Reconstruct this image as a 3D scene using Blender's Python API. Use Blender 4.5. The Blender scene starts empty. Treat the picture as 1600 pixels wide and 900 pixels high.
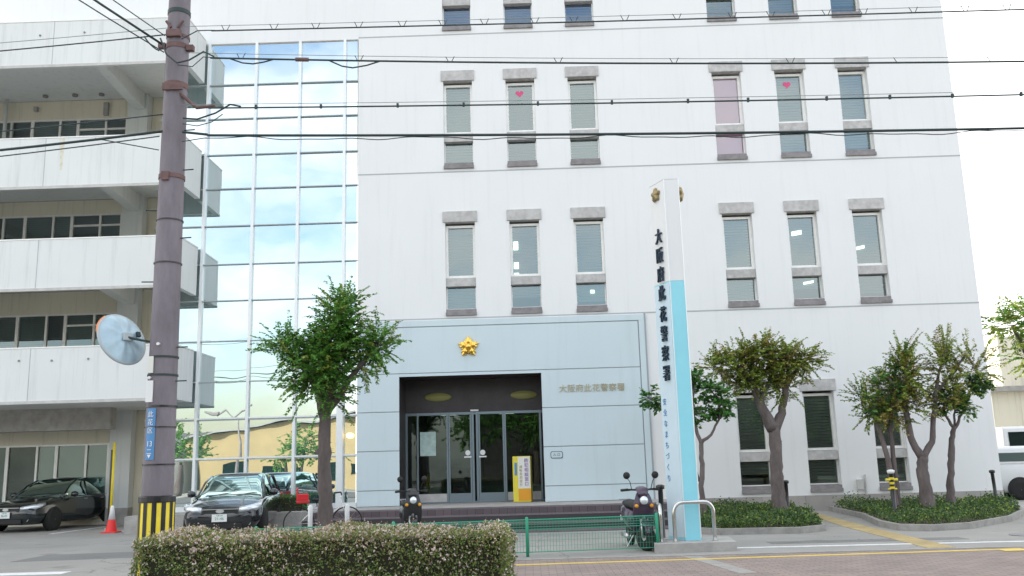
import bpy, math, random
from math import sin, cos, pi, radians, sqrt, atan2
from mathutils import Vector, Matrix
random.seed(7)
S = bpy.context.scene
COL = S.collection

# ------------------------------------------------------------------ camera
PITCH, ROLL, YAW, EYE = radians(10.95), radians(1.6), radians(0.8), 1.5
fw = Vector((-sin(YAW)*cos(PITCH), cos(YAW)*cos(PITCH), sin(PITCH)))
rt = Vector((cos(YAW), sin(YAW), 0)); upv = rt.cross(fw)
ix = cos(ROLL)*rt - sin(ROLL)*upv; iy = sin(ROLL)*rt + cos(ROLL)*upv
cd = bpy.data.cameras.new('camera'); cam = bpy.data.objects.new('camera', cd); COL.objects.link(cam)
m = Matrix((ix, iy, -fw)).transposed().to_4x4(); m.translation = (0, 0, EYE); cam.matrix_world = m
cd.sensor_width = 36; cd.lens = 36*1421/1600; cd.clip_end = 2000; cd.clip_start = 0.1
S.camera = cam

# ------------------------------------------------------------------ sky and sun
SUN_EL, SUN_AZ = radians(31), radians(-38)          # azimuth from +Y towards +X
W = bpy.data.worlds.new('World'); S.world = W; W.use_nodes = True
nt = W.node_tree; nt.nodes.clear()
def N(t, nt_, **k):
    n = nt_.nodes.new(t)
    for a, b in k.items(): setattr(n, a, b)
    return n
wo = N('ShaderNodeOutputWorld', nt); bg = N('ShaderNodeBackground', nt)
sky = N('ShaderNodeTexSky', nt, sky_type='NISHITA', sun_disc=False)
sky.sun_elevation = SUN_EL; sky.sun_rotation = SUN_AZ; sky.air_density = 1.2; sky.dust_density = 2.5
tc = N('ShaderNodeTexCoord', nt); mp = N('ShaderNodeMapping', nt); mp.inputs['Scale'].default_value = (1, 1, 2.2)
nz = N('ShaderNodeTexNoise', nt); nz.inputs['Scale'].default_value = 2.1; nz.inputs['Detail'].default_value = 8; nz.inputs['Roughness'].default_value = .55
cr = N('ShaderNodeValToRGB', nt); cr.color_ramp.elements[0].position = .37; cr.color_ramp.elements[1].position = .60
sx = N('ShaderNodeSeparateXYZ', nt); mr = N('ShaderNodeMapRange', nt)   # more cloud towards the bright side
mr.inputs['From Min'].default_value = -0.35; mr.inputs['From Max'].default_value = 0.35
mr.inputs['To Min'].default_value = 0.0; mr.inputs['To Max'].default_value = 0.9
mx = N('ShaderNodeMath', nt, operation='MAXIMUM')
cl = N('ShaderNodeMix', nt, data_type='RGBA'); cl.inputs['B'].default_value = (5.95, 5.9, 5.8, 1)
L = nt.links.new
L(tc.outputs['Generated'], mp.inputs['Vector']); L(mp.outputs['Vector'], nz.inputs['Vector']); L(nz.outputs['Fac'], cr.inputs['Fac'])
L(tc.outputs['Generated'], sx.inputs[0]); L(sx.outputs['Y'], mr.inputs['Value'])
L(cr.outputs['Color'], mx.inputs[0]); L(mr.outputs['Result'], mx.inputs[1]); L(mx.outputs[0], cl.inputs['Factor'])
L(sky.outputs[0], cl.inputs['A']); L(cl.outputs['Result'], bg.inputs['Color']); L(bg.outputs[0], wo.inputs[0])
bg.inputs['Strength'].default_value = 0.15
sd = bpy.data.lights.new('sun', 'SUN'); sun = bpy.data.objects.new('sun', sd); COL.objects.link(sun)
sd.energy = 3.2; sd.angle = radians(0.6); sd.color = (1, .93, .82)
tosun = Vector((sin(SUN_AZ)*cos(SUN_EL), cos(SUN_AZ)*cos(SUN_EL), sin(SUN_EL)))
sun.rotation_euler = tosun.to_track_quat('Z', 'Y').to_euler()
V = S.view_settings; V.view_transform = 'Standard'; V.look = 'None'; V.gamma = 1; V.exposure = 1.33; V.use_curve_mapping = False
S.cycles.max_bounces = 8; S.cycles.transparent_max_bounces = 24

# ------------------------------------------------------------------ materials
def mat(name, col, rough=.7, metal=0, var=0, scale=3, bump=0, bscale=40, coat=0, island=0, stretch=None, spec=.5, trans=0, emit=0):
    M = bpy.data.materials.new(name); M.use_nodes = True; t = M.node_tree; b = t.nodes['Principled BSDF']
    b.inputs['Roughness'].default_value = rough; b.inputs['Metallic'].default_value = metal
    b.inputs['Coat Weight'].default_value = coat; b.inputs['Specular IOR Level'].default_value = spec
    c4 = (*col, 1); b.inputs['Base Color'].default_value = c4
    if emit: b.inputs['Emission Color'].default_value = c4; b.inputs['Emission Strength'].default_value = emit
    tcn = N('ShaderNodeTexCoord', t); vec = tcn.outputs['Object']
    if stretch:
        mpn = N('ShaderNodeMapping', t); mpn.inputs['Scale'].default_value = stretch; t.links.new(vec, mpn.inputs[0]); vec = mpn.outputs[0]
    out = None
    if var:
        n = N('ShaderNodeTexNoise', t); n.inputs['Scale'].default_value = scale; n.inputs['Detail'].default_value = 7; n.inputs['Roughness'].default_value = .62
        t.links.new(vec, n.inputs['Vector'])
        r = N('ShaderNodeMapRange', t); r.inputs['From Min'].default_value = .3; r.inputs['From Max'].default_value = .7
        r.inputs['To Min'].default_value = 1-var; r.inputs['To Max'].default_value = 1+var*.5
        t.links.new(n.outputs['Fac'], r.inputs['Value'])
        x = N('ShaderNodeVectorMath', t, operation='SCALE'); x.inputs[0].default_value = col; t.links.new(r.outputs[0], x.inputs['Scale']); out = x.outputs[0]
    if island:
        g = N('ShaderNodeNewGeometry', t); h = N('ShaderNodeHueSaturation', t)
        r1 = N('ShaderNodeMapRange', t); r1.inputs['To Min'].default_value = .5-island*.022; r1.inputs['To Max'].default_value = .5+island*.012
        r2 = N('ShaderNodeMapRange', t); r2.inputs['To Min'].default_value = 1-island*.45; r2.inputs['To Max'].default_value = 1+island*.6
        w = N('ShaderNodeTexWhiteNoise', t, noise_dimensions='1D'); t.links.new(g.outputs['Random Per Island'], w.inputs['W'])
        t.links.new(g.outputs['Random Per Island'], r1.inputs['Value']); t.links.new(w.outputs['Value'], r2.inputs['Value'])
        t.links.new(r1.outputs[0], h.inputs['Hue']); t.links.new(r2.outputs[0], h.inputs['Value'])
        if out: t.links.new(out, h.inputs['Color'])
        else: h.inputs['Color'].default_value = c4
        out = h.outputs[0]
    if out: t.links.new(out, b.inputs['Base Color'])
    if bump:
        n2 = N('ShaderNodeTexNoise', t); n2.inputs['Scale'].default_value = bscale; n2.inputs['Detail'].default_value = 5
        t.links.new(vec, n2.inputs['Vector']); bp = N('ShaderNodeBump', t); bp.inputs['Strength'].default_value = bump; bp.inputs['Distance'].default_value = .02
        t.links.new(n2.outputs['Fac'], bp.inputs['Height']); t.links.new(bp.outputs[0], b.inputs['Normal'])
    if trans:
        tr = N('ShaderNodeBsdfTranslucent', t); ms = N('ShaderNodeMixShader', t); ms.inputs[0].default_value = trans
        if out: t.links.new(out, tr.inputs['Color'])
        else: tr.inputs['Color'].default_value = c4
        t.links.new(b.outputs[0], ms.inputs[1]); t.links.new(tr.outputs[0], ms.inputs[2]); t.links.new(ms.outputs[0], t.nodes['Material Output'].inputs[0])
    return M

def glass(name, tint, refl, rough=0.0, opaque=None, wave=0, ft=.85):
    """reflecting pane: glossy over either clear transmission or a dark tinted back"""
    M = bpy.data.materials.new(name); M.use_nodes = True; t = M.node_tree; t.nodes.clear()
    o = N('ShaderNodeOutputMaterial', t); ms = N('ShaderNodeMixShader', t); gl = N('ShaderNodeBsdfGlossy', t)
    gl.inputs['Roughness'].default_value = rough; gl.inputs['Color'].default_value = (*tint, 1)
    if opaque: bk = N('ShaderNodeBsdfDiffuse', t); bk.inputs['Color'].default_value = (*opaque, 1)
    else: bk = N('ShaderNodeBsdfTransparent', t); bk.inputs['Color'].default_value = (ft*.93, ft, ft*.97, 1)
    fr = N('ShaderNodeFresnel', t); fr.inputs['IOR'].default_value = 1.5
    ad = N('ShaderNodeMath', t, operation='ADD', use_clamp=True); ad.inputs[1].default_value = refl
    t.links.new(fr.outputs[0], ad.inputs[0]); t.links.new(ad.outputs[0], ms.inputs[0])
    t.links.new(bk.outputs[0], ms.inputs[1]); t.links.new(gl.outputs[0], ms.inputs[2]); t.links.new(ms.outputs[0], o.inputs[0])
    if wave:
        tcn = N('ShaderNodeTexCoord', t); n = N('ShaderNodeTexNoise', t); n.inputs['Scale'].default_value = .9; n.inputs['Detail'].default_value = 1
        bp = N('ShaderNodeBump', t); bp.inputs['Strength'].default_value = 1; bp.inputs['Distance'].default_value = wave
        t.links.new(tcn.outputs['Object'], n.inputs['Vector']); t.links.new(n.outputs['Fac'], bp.inputs['Height']); t.links.new(bp.outputs[0], gl.inputs['Normal'])
    return M

def wallmat(name, col, streak=.10, blotch=.06, rough=.75):
    """painted wall with rain streaks and faint blotches"""
    M = bpy.data.materials.new(name); M.use_nodes = True; t = M.node_tree; b = t.nodes['Principled BSDF']
    b.inputs['Roughness'].default_value = rough; b.inputs['Specular IOR Level'].default_value = .25
    tcn = N('ShaderNodeTexCoord', t); mpn = N('ShaderNodeMapping', t); mpn.inputs['Scale'].default_value = (2.2, 2.2, .12)
    n1 = N('ShaderNodeTexNoise', t); n1.inputs['Scale'].default_value = 2.5; n1.inputs['Detail'].default_value = 8; n1.inputs['Roughness'].default_value = .7
    n2 = N('ShaderNodeTexNoise', t); n2.inputs['Scale'].default_value = .55; n2.inputs['Detail'].default_value = 6
    n3 = N('ShaderNodeTexNoise', t); n3.inputs['Scale'].default_value = 60; n3.inputs['Detail'].default_value = 3
    l = t.links.new
    l(tcn.outputs['Object'], mpn.inputs[0]); l(mpn.outputs[0], n1.inputs['Vector']); l(tcn.outputs['Object'], n2.inputs['Vector']); l(tcn.outputs['Object'], n3.inputs['Vector'])
    r1 = N('ShaderNodeMapRange', t); r1.inputs['From Min'].default_value = .52; r1.inputs['From Max'].default_value = .78; r1.inputs['To Min'].default_value = 1; r1.inputs['To Max'].default_value = 1-streak*1.6
    r2 = N('ShaderNodeMapRange', t); r2.inputs['From Min'].default_value = .3; r2.inputs['From Max'].default_value = .7; r2.inputs['To Min'].default_value = 1-blotch; r2.inputs['To Max'].default_value = 1
    l(n1.outputs['Fac'], r1.inputs['Value']); l(n2.outputs['Fac'], r2.inputs['Value'])
    mu = N('ShaderNodeMath', t, operation='MULTIPLY'); l(r1.outputs[0], mu.inputs[0]); l(r2.outputs[0], mu.inputs[1])
    x = N('ShaderNodeVectorMath', t, operation='SCALE'); x.inputs[0].default_value = col; l(mu.outputs[0], x.inputs['Scale']); l(x.outputs[0], b.inputs['Base Color'])
    bp = N('ShaderNodeBump', t); bp.inputs['Strength'].default_value = .12; bp.inputs['Distance'].default_value = .01; l(n3.outputs['Fac'], bp.inputs['Height']); l(bp.outputs[0], b.inputs['Normal'])
    return M

def asphalt(name, col):
    M = bpy.data.materials.new(name); M.use_nodes = True; t = M.node_tree; b = t.nodes['Principled BSDF']; b.inputs['Roughness'].default_value = .92
    l = t.links.new; tcn = N('ShaderNodeTexCoord', t)
    def nz_(sc, d, r=.6):
        n = N('ShaderNodeTexNoise', t); n.inputs['Scale'].default_value = sc; n.inputs['Detail'].default_value = d; n.inputs['Roughness'].default_value = r; l(tcn.outputs['Object'], n.inputs['Vector']); return n.outputs['Fac']
    def mr_(src, a, b_, c, d):
        r = N('ShaderNodeMapRange', t); r.inputs['From Min'].default_value = a; r.inputs['From Max'].default_value = b_; r.inputs['To Min'].default_value = c; r.inputs['To Max'].default_value = d; l(src, r.inputs['Value']); return r.outputs[0]
    def mul(a, c):
        n = N('ShaderNodeMath', t, operation='MULTIPLY'); l(a, n.inputs[0]); l(c, n.inputs[1]); return n.outputs[0]
    big = mr_(nz_(.28, 6), .35, .65, .82, 1.08); fine = mr_(nz_(55, 3, .8), .3, .7, .78, 1.2); oil = mr_(nz_(1.1, 3, .45), .62, .74, 1, .72)
    vo = N('ShaderNodeTexVoronoi', t, feature='DISTANCE_TO_EDGE'); vo.inputs['Scale'].default_value = .33
    wv = N('ShaderNodeVectorMath', t, operation='ADD'); nn = N('ShaderNodeTexNoise', t); nn.inputs['Scale'].default_value = 1.2; nn.inputs['Detail'].default_value = 5; l(tcn.outputs['Object'], nn.inputs['Vector']); l(tcn.outputs['Object'], wv.inputs[0]); l(nn.outputs['Color'], wv.inputs[1]); l(wv.outputs[0], vo.inputs['Vector'])
    crk = mr_(vo.outputs['Distance'], .0, .006, .55, 1)
    f = mul(mul(big, fine), mul(oil, crk)); x = N('ShaderNodeVectorMath', t, operation='SCALE'); x.inputs[0].default_value = col; l(f, x.inputs['Scale']); l(x.outputs[0], b.inputs['Base Color'])
    bp = N('ShaderNodeBump', t); bp.inputs['Strength'].default_value = .4; bp.inputs['Distance'].default_value = .01; l(nz_(90, 3, .8), bp.inputs['Height']); l(bp.outputs[0], b.inputs['Normal'])
    return M

def brickmat(name, c1, c2, mortar, bw, bh, rough=.85, off=.5):
    M = bpy.data.materials.new(name); M.use_nodes = True; t = M.node_tree; b = t.nodes['Principled BSDF']; b.inputs['Roughness'].default_value = rough
    tcn = N('ShaderNodeTexCoord', t); br = N('ShaderNodeTexBrick', t); br.inputs['Color1'].default_value = (*c1, 1); br.inputs['Color2'].default_value = (*c2, 1)
    br.inputs['Mortar'].default_value = (*mortar, 1); br.inputs['Scale'].default_value = 1; br.inputs['Brick Width'].default_value = bw; br.inputs['Row Height'].default_value = bh
    br.inputs['Mortar Size'].default_value = .007; br.offset = off
    n = N('ShaderNodeTexNoise', t); n.inputs['Scale'].default_value = 1.3; n.inputs['Detail'].default_value = 8
    r = N('ShaderNodeMapRange', t); r.inputs['To Min'].default_value = .65; r.inputs['To Max'].default_value = 1.3
    x = N('ShaderNodeVectorMath', t, operation='SCALE'); l = t.links.new
    l(tcn.outputs['Object'], br.inputs['Vector']); l(tcn.outputs['Object'], n.inputs['Vector']); l(n.outputs['Fac'], r.inputs['Value'])
    l(br.outputs['Color'], x.inputs[0]); l(r.outputs[0], x.inputs['Scale']); l(x.outputs[0], b.inputs['Base Color'])
    bp = N('ShaderNodeBump', t); bp.inputs['Strength'].default_value = .5; bp.inputs['Distance'].default_value = .01; bp.invert = True
    l(br.outputs['Fac'], bp.inputs['Height']); l(bp.outputs[0], b.inputs['Normal'])
    return M

M = {}
M['wall'] = wallmat('white_wall_paint', (.80, .81, .81), .045, .03)
M['annex'] = wallmat('annex_concrete_paint', (.74, .76, .75), .12, .06)
M['beige'] = wallmat('beige_render', (.78, .73, .60), .2, .1)
M['clad'] = wallmat('blue_grey_panel', (.60, .70, .735), .05, .05, .45)
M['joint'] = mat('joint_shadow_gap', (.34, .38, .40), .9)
M['line'] = mat('groove_shade_and_joint', (.42, .44, .45), .9)  # grey that stands in for shade in the floor grooves; also colours parapet joints
M['plinth'] = brickmat('granite_plinth', (.33, .31, .29), (.40, .38, .36), (.22, .21, .2), 1.2, .6, .8)
M['conc'] = mat('concrete', (.40, .385, .365), .9, var=.25, scale=4, bump=.3)
M['lintel'] = mat('lintel_concrete', (.52, .51, .50), .9, var=.25, scale=6, bump=.3)
M['sill'] = mat('sill_dark_concrete', (.27, .255, .26), .85, var=.3, scale=5)
M['alu'] = mat('aluminium_frame', (.84, .83, .80), .45, .2, var=.08, scale=8)
M['reveal'] = mat('reveal_paint', (.55, .54, .52), .85, var=.15, scale=5)
M['blind'] = mat('blind_slats', (.19, .235, .225), .6)
M['blindp'] = mat('pink_curtain', (.80, .36, .54), .8)
M['blind2'] = mat('blind_slats_pale', (.29, .33, .31), .6)
M['blind3'] = mat('blind_slats_dim', (.13, .175, .185), .6)
M['blindd'] = mat('dark_blind', (.27, .29, .25), .6)
M['blindb'] = mat('blue_violet_blind', (.20, .20, .36), .6)
M['pane'] = glass('window_glass', (.8, .92, .95), .16)
M['paned'] = glass('dark_window_glass', (.7, .85, .8), .04, ft=.75)
M['curtain'] = glass('curtain_wall_glass', (.86, .92, .93), .68, opaque=(.08, .17, .18), wave=.004)
M['mull'] = mat('mullion_aluminium', (.78, .81, .82), .4, .3)
M['trans'] = mat('transom_gasket', (.42, .48, .50), .5)
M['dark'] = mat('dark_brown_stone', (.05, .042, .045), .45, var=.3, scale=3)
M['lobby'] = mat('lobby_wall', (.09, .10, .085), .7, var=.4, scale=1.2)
M['dframe'] = mat('door_frame_steel', (.22, .27, .31), .35, .6)
M['gold'] = mat('gilt_metal', (.85, .56, .12), .28, 1)
M['bronze'] = mat('bronze_emblem', (.30, .24, .12), .45, .7)
M['goldt'] = mat('gold_letters', (.47, .42, .28), .4, .6)
M['white'] = mat('white_paint', (.78, .78, .78), .5)
M['paper'] = mat('poster_paper', (.48, .62, .58), .8, var=.25, scale=6)
M['black'] = mat('black_paint', (.012, .013, .015), .35, coat=.3)
M['navy'] = mat('navy_letter', (.01, .03, .06), .4)
M['blue'] = mat('light_blue_panel', (.30, .72, .84), .4, var=.05, scale=2)
M['facew'] = mat('pale_panel', (.62, .76, .84), .35, var=.05, scale=2)
M['steel'] = mat('stainless_steel', (.62, .62, .60), .22, 1, var=.1, scale=8)
M['asph'] = asphalt('asphalt', (.315, .31, .29))
M['patch'] = asphalt('asphalt_repair', (.20, .20, .195))
M['road'] = mat('road_asphalt', (.10, .10, .10), .9, var=.25, scale=1.5, bump=.3, bscale=80)
M['pave'] = brickmat('paver_bricks', (.30, .235, .205), (.235, .195, .18), (.15, .13, .12), .22, .11)
M['stepb'] = brickmat('step_bricks', (.105, .085, .095), (.14, .11, .12), (.06, .055, .06), .2, .1)
M['kerb'] = mat('kerb_concrete', (.33, .32, .30), .9, var=.25, scale=5, bump=.3)
M['yell'] = mat('yellow_road_paint', (.72, .53, .10), .7, var=.22, scale=6)
M['tact'] = brickmat('tactile_tiles', (.46, .36, .17), (.40, .31, .15), (.25, .2, .1), .3, .3)
M['wmark'] = mat('white_road_paint', (.72, .73, .74), .7, var=.2, scale=7)
M['pole'] = mat('pole_concrete', (.215, .19, .215), .85, var=.3, scale=4, bump=.35, stretch=(1, 1, .3))
M['rust'] = mat('rusty_band', (.17, .10, .095), .8, var=.3, scale=9)
M['yellow'] = mat('yellow_guard', (.75, .58, .02), .5, var=.12, scale=6)
M['cable'] = mat('cable_sheath', (.025, .045, .045), .6)
M['wire'] = mat('steel_messenger_wire', (.25, .27, .28), .5, .5)
M['mirback'] = mat('mirror_back', (.42, .56, .64), .4, .15, var=.15, scale=5)
M['orange'] = mat('orange_rim', (.75, .25, .08), .5)
M['platebl'] = mat('address_plate_blue', (.08, .25, .50), .5)
M['green'] = mat('green_fence_paint', (.02, .30, .17), .45)
M['bark'] = mat('bark', (.13, .105, .10), .95, var=.4, scale=5, bump=.8, bscale=25, stretch=(1, 1, .35))
M['bark2'] = mat('grey_bark', (.17, .14, .135), .95, var=.4, scale=6, bump=.8, bscale=25, stretch=(1, 1, .35))
M['leaf'] = mat('leaf_green', (.115, .28, .05), .5, island=1, trans=.35)
M['leafd'] = mat('leaf_deep_green', (.075, .21, .045), .45, island=.8, trans=.3)
M['cover'] = mat('ground_cover_leaf', (.055, .115, .03), .55, island=1, trans=.25)
M['leafo'] = mat('leaf_olive', (.21, .285, .05), .55, island=1.2, trans=.35)
M['leafr'] = mat('leaf_russet', (.27, .235, .06), .55, island=1.2, trans=.3)
M['hleaf'] = mat('hedge_leaf', (.15, .22, .06), .5, island=1.1, trans=.25)
M['hred'] = mat('hedge_young_leaf', (.38, .29, .15), .55, island=1, trans=.25)
M['hflow'] = mat('hedge_flower', (.62, .52, .47), .7, island=.4, trans=.2)
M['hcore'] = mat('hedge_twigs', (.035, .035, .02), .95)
M['soil'] = mat('soil', (.10, .08, .06), 1, var=.3)
M['carblack'] = mat('black_car_paint', (.006, .009, .013), .18, coat=1)
M['cardark'] = mat('dark_green_car_paint', (.008, .014, .016), .2, coat=1)
M['carwhite'] = mat('white_car_paint', (.72, .73, .73), .25, coat=.6)
M['carglass'] = glass('car_glass', (.6, .78, .74), .02, opaque=(.01, .02, .018))
M['tyre'] = mat('tyre_rubber', (.02, .02, .02), .85)
M['rim'] = mat('alloy_rim', (.5, .52, .52), .35, .8)
M['lens'] = mat('headlight_lens', (.75, .8, .84), .12, .4, coat=1)
M['redl'] = mat('red_plastic', (.65, .02, .03), .35, coat=.4)
M['cone'] = mat('traffic_cone_red', (.78, .035, .03), .5)
M['grill'] = mat('black_plastic', (.01, .01, .01), .6)
M['purple'] = mat('purple_plastic', (.05, .03, .06), .3, coat=.5)
M['lampoff'] = mat('soffit_light_glass', (.20, .20, .07), .4, emit=.05)
M['tube'] = mat('fluorescent_tube', (.85, 1, .85), .4, emit=.75)
M['warm'] = mat('lit_lamp_shade', (1, .65, .25), .4, emit=1.6)
M['yelb'] = mat('yellow_building', (.40, .32, .17), .85, var=.12, scale=.6)
M['tile'] = mat('roof_sheet', (.32, .33, .34), .7, var=.2)
M['signy'] = mat('sign_yellow', (.72, .62, .06), .5)
M['signo'] = mat('sign_orange', (.74, .33, .02), .5)
M['signw'] = mat('sign_white', (.74, .74, .68), .5)
M['signp'] = mat('sign_violet', (.25, .12, .45), .5)
M['stain'] = mat('rust_stain', (.72, .69, .56), .9, var=.2, scale=8)
M['heart'] = mat('heart_sticker', (.75, .10, .25), .6)

# ------------------------------------------------------------------ builders
OFF = {}
def props(o, label=None, cat=None, group=None, kind=None):
    if label: o['label'] = label
    if cat: o['category'] = cat
    if group: o['group'] = group
    if kind: o['kind'] = kind
    return o
def thing(name, label, cat, loc=(0, 0, 0), rz=0, group=None, world=False):
    o = bpy.data.objects.new(name, None); COL.objects.link(o); o.location = loc; o.rotation_euler = (0, 0, rz); o.empty_display_size = .2
    OFF[o.name] = Vector(loc) if world else Vector((0, 0, 0))
    return props(o, label, cat, group)
class MB:
    def __init__(s): s.v = []; s.f = []
    def add(s, vs, fs):
        n = len(s.v); s.v += [tuple(p) for p in vs]; s.f += [tuple(i+n for i in f) for f in fs]; return s
    def box(s, x0, x1, y0, y1, z0, z1):
        return s.add([(x0,y0,z0),(x1,y0,z0),(x1,y1,z0),(x0,y1,z0),(x0,y0,z1),(x1,y0,z1),(x1,y1,z1),(x0,y1,z1)],
                     [(0,3,2,1),(4,5,6,7),(0,1,5,4),(1,2,6,5),(2,3,7,6),(3,0,4,7)])
    def cbox(s, c, h, M_=None):
        vs = [Vector((sx_*h[0], sy_*h[1], sz_*h[2])) for sz_ in (-1,1) for sx_, sy_ in ((-1,-1),(1,-1),(1,1),(-1,1))]
        if M_: vs = [M_ @ v for v in vs]
        return s.add([v+Vector(c) for v in vs], [(0,3,2,1),(4,5,6,7),(0,1,5,4),(1,2,6,5),(2,3,7,6),(3,0,4,7)])
    def quad(s, a, b, c, d): return s.add([a, b, c, d], [(0,1,2,3)])
    def ring_loft(s, rings, cap=True, closed=True):
        n = len(rings[0]); base = len(s.v)
        for r in rings: s.v += [tuple(p) for p in r]
        for i in range(len(rings)-1):
            for j in range(n if closed else n-1):
                a = base+i*n+j; b = base+i*n+(j+1) % n; s.f.append((a, b, b+n, a+n))
        if cap and closed:
            s.f.append(tuple(base+j for j in range(n))[::-1]); s.f.append(tuple(base+(len(rings)-1)*n+j for j in range(n)))
        return s
    def tube(s, pts, r, n=8, cap=True):
        pts = [Vector(p) for p in pts]; rs = r if isinstance(r, (list, tuple)) else [r]*len(pts)
        rings = []; up = None
        for i, p in enumerate(pts):
            d = (pts[min(i+1, len(pts)-1)]-pts[max(i-1, 0)]).normalized()
            if up is None: up = Vector((0,0,1)) if abs(d.z) < .9 else Vector((1,0,0))
            a = d.cross(up).normalized(); b = a.cross(d).normalized(); up = b
            rings.append([p+(a*cos(2*pi*j/n)+b*sin(2*pi*j/n))*rs[i] for j in range(n)])
        return s.ring_loft(rings, cap)
    def lathe(s, prof, c=(0,0,0), n=20, axis='z', cap=True):
        rings = []
        for r, h in prof:
            ring = []
            for j in range(n):
                a = 2*pi*j/n; x, y = r*cos(a), r*sin(a)
                p = (x, y, h) if axis == 'z' else ((h, x, y) if axis == 'x' else (x, h, y))
                ring.append((p[0]+c[0], p[1]+c[1], p[2]+c[2]))
            rings.append(ring)
        return s.ring_loft(rings, cap)
    def prism(s, poly, z0, z1):
        n = len(poly)
        return s.add([(x, y, z0) for x, y in poly]+[(x, y, z1) for x, y in poly],
                     [tuple(range(n))[::-1], tuple(range(n, 2*n))]+[(i, (i+1) % n, (i+1) % n+n, i+n) for i in range(n)])
    def build(s, name, material, parent=None, smooth=False, bevel=0, sub=0, label=None):
        me = bpy.data.meshes.new(name)
        off = OFF.get(parent.name, Vector((0,0,0))) if parent else Vector((0,0,0))
        vs = s.v if off.length == 0 else [(x-off.x, y-off.y, z-off.z) for x, y, z in s.v]
        me.from_pydata(vs, [], s.f); me.update(); me.materials.append(material if not isinstance(material, str) else M[material])
        if smooth: me.polygons.foreach_set('use_smooth', [True]*len(me.polygons))
        o = bpy.data.objects.new(name, me); COL.objects.link(o)
        if parent: o.parent = parent; OFF[o.name] = off
        if bevel:
            b = o.modifiers.new('bevel', 'BEVEL'); b.width = bevel; b.segments = 2; b.limit_method = 'ANGLE'
        if sub:
            b = o.modifiers.new('sub', 'SUBSURF'); b.levels = sub; b.render_levels = sub
        if label: o['label'] = label
        return o
def copy_tree(o, parent=None):
    c = o.copy(); COL.objects.link(c)
    if parent: c.parent = parent
    for ch in list(o.children): copy_tree(ch, c)
    return c
def text(name, body, size, loc, rot, material, parent, ext=.004, sx_=1.0, label=None):
    cu = bpy.data.curves.new('t', 'FONT'); cu.body = body; cu.size = size; cu.extrude = ext; cu.align_x = 'CENTER'; cu.align_y = 'CENTER'; cu.resolution_u = 3
    ob = bpy.data.objects.new('t', cu); COL.objects.link(ob); dg = bpy.context.evaluated_depsgraph_get(); dg.update()
    me = bpy.data.meshes.new_from_object(ob.evaluated_get(dg)); bpy.data.objects.remove(ob)
    me.materials.clear(); me.materials.append(M[material]); me.name = name
    off = OFF.get(parent.name, Vector((0,0,0))) if parent else Vector((0,0,0))
    T = Matrix.Translation(Vector(loc)-off) @ rot.to_4x4() @ Matrix.Diagonal((sx_, 1, 1, 1)); me.transform(T)
    o = bpy.data.objects.new(name, me); COL.objects.link(o)
    if parent: o.parent = parent
    if label: o['label'] = label
    return o
FRONT = Matrix.Rotation(pi/2, 3, 'X')      # text facing -Y

# ------------------------------------------------------------------ ground
def struct(mb, name, material): return props(mb.build(name, material), kind='structure')
struct(MB().add([(-400,-400,0),(400,-400,0),(400,400,0),(-400,400,0)], [(0,1,2,3)]), 'ground', 'asph')
struct(MB().box(-300, 300, -8, 6.5, -.05, .004), 'road', 'road')
struct(MB().prism([(-3.3, 6.6), (60, 6.6), (60, 17.9), (7.6, 14.87), (-2.6, 14.87)], -.05, .008), 'sidewalk', 'pave')
struct(MB().prism([(-3.3, 6.45), (60, 6.45), (60, 6.6), (-3.3, 6.6)], -.05, .02), 'kerb', 'kerb')
struct(MB().prism([(-2.6, 14.872), (7.6, 14.872), (60, 17.9), (60, 18.05), (7.6, 15.0), (-2.6, 15.0)], -.05, .016), 'kerb', 'kerb')
struct(MB().prism([(-2.6, 14.0), (7.5, 14.55), (7.5, 14.67), (-2.6, 14.12)], .009, .0125), 'yellow_line', 'yell')
struct(MB().prism([(7.1, 14.3), (13.5, 14.72), (13.5, 15.02), (7.1, 14.52)], .013, .0165), 'yellow_line', 'yell')
struct(MB().prism([(2.35, 14.8), (2.6, 14.8), (2.95, 12.5), (2.7, 12.5)], .009, .012), 'paved_strip', 'kerb')
struct(MB().prism([(3.4, 15.95), (9.8, 15.72), (9.8, 15.86), (3.4, 16.1)], .001, .005), 'white_line', 'wmark')
struct(MB().prism([(7.25, 25.3), (7.6, 25.3), (7.08, 20.0), (6.75, 15.15), (6.3, 15.15), (6.62, 20.0)], .001, .006), 'tactile_path', 'tact')
struct(MB().prism([(-14, 14.7), (-7.4, 14.7), (-7.4, 15.05), (-14, 15.05)], .001, .005), 'white_line', 'wmark')
struct(MB().prism([(-12.95, 24.9), (-12.8, 24.9), (-12.35, 31), (-12.5, 31)], .001, .005), 'white_line', 'wmark')
struct(MB().prism([(-11.2, 24.9), (-11.05, 24.9), (-10.4, 29), (-10.55, 29)], .001, .005), 'white_line', 'wmark')
struct(MB().prism([(-9.5, 17.0), (-6.9, 17.3), (-6.95, 18.6), (-9.5, 18.3)], .001, .004), 'asphalt_patch', 'patch')
struct(MB().prism([(4.2, 16.55), (7.6, 16.5), (7.6, 16.95), (4.2, 17.0)], .001, .004), 'asphalt_patch', 'patch')
mh = MB(); mh.lathe([(.33, .001), (.33, .012), (.0, .012)], (8.9, 17.0, 0), 28); struct(mh, 'manhole_cover', 'sill')
mh = MB(); mh.lathe([(.30, .001), (.30, .012), (.0, .012)], (-6.2, 16.6, 0), 28); struct(mh, 'manhole_cover', 'sill')
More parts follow.
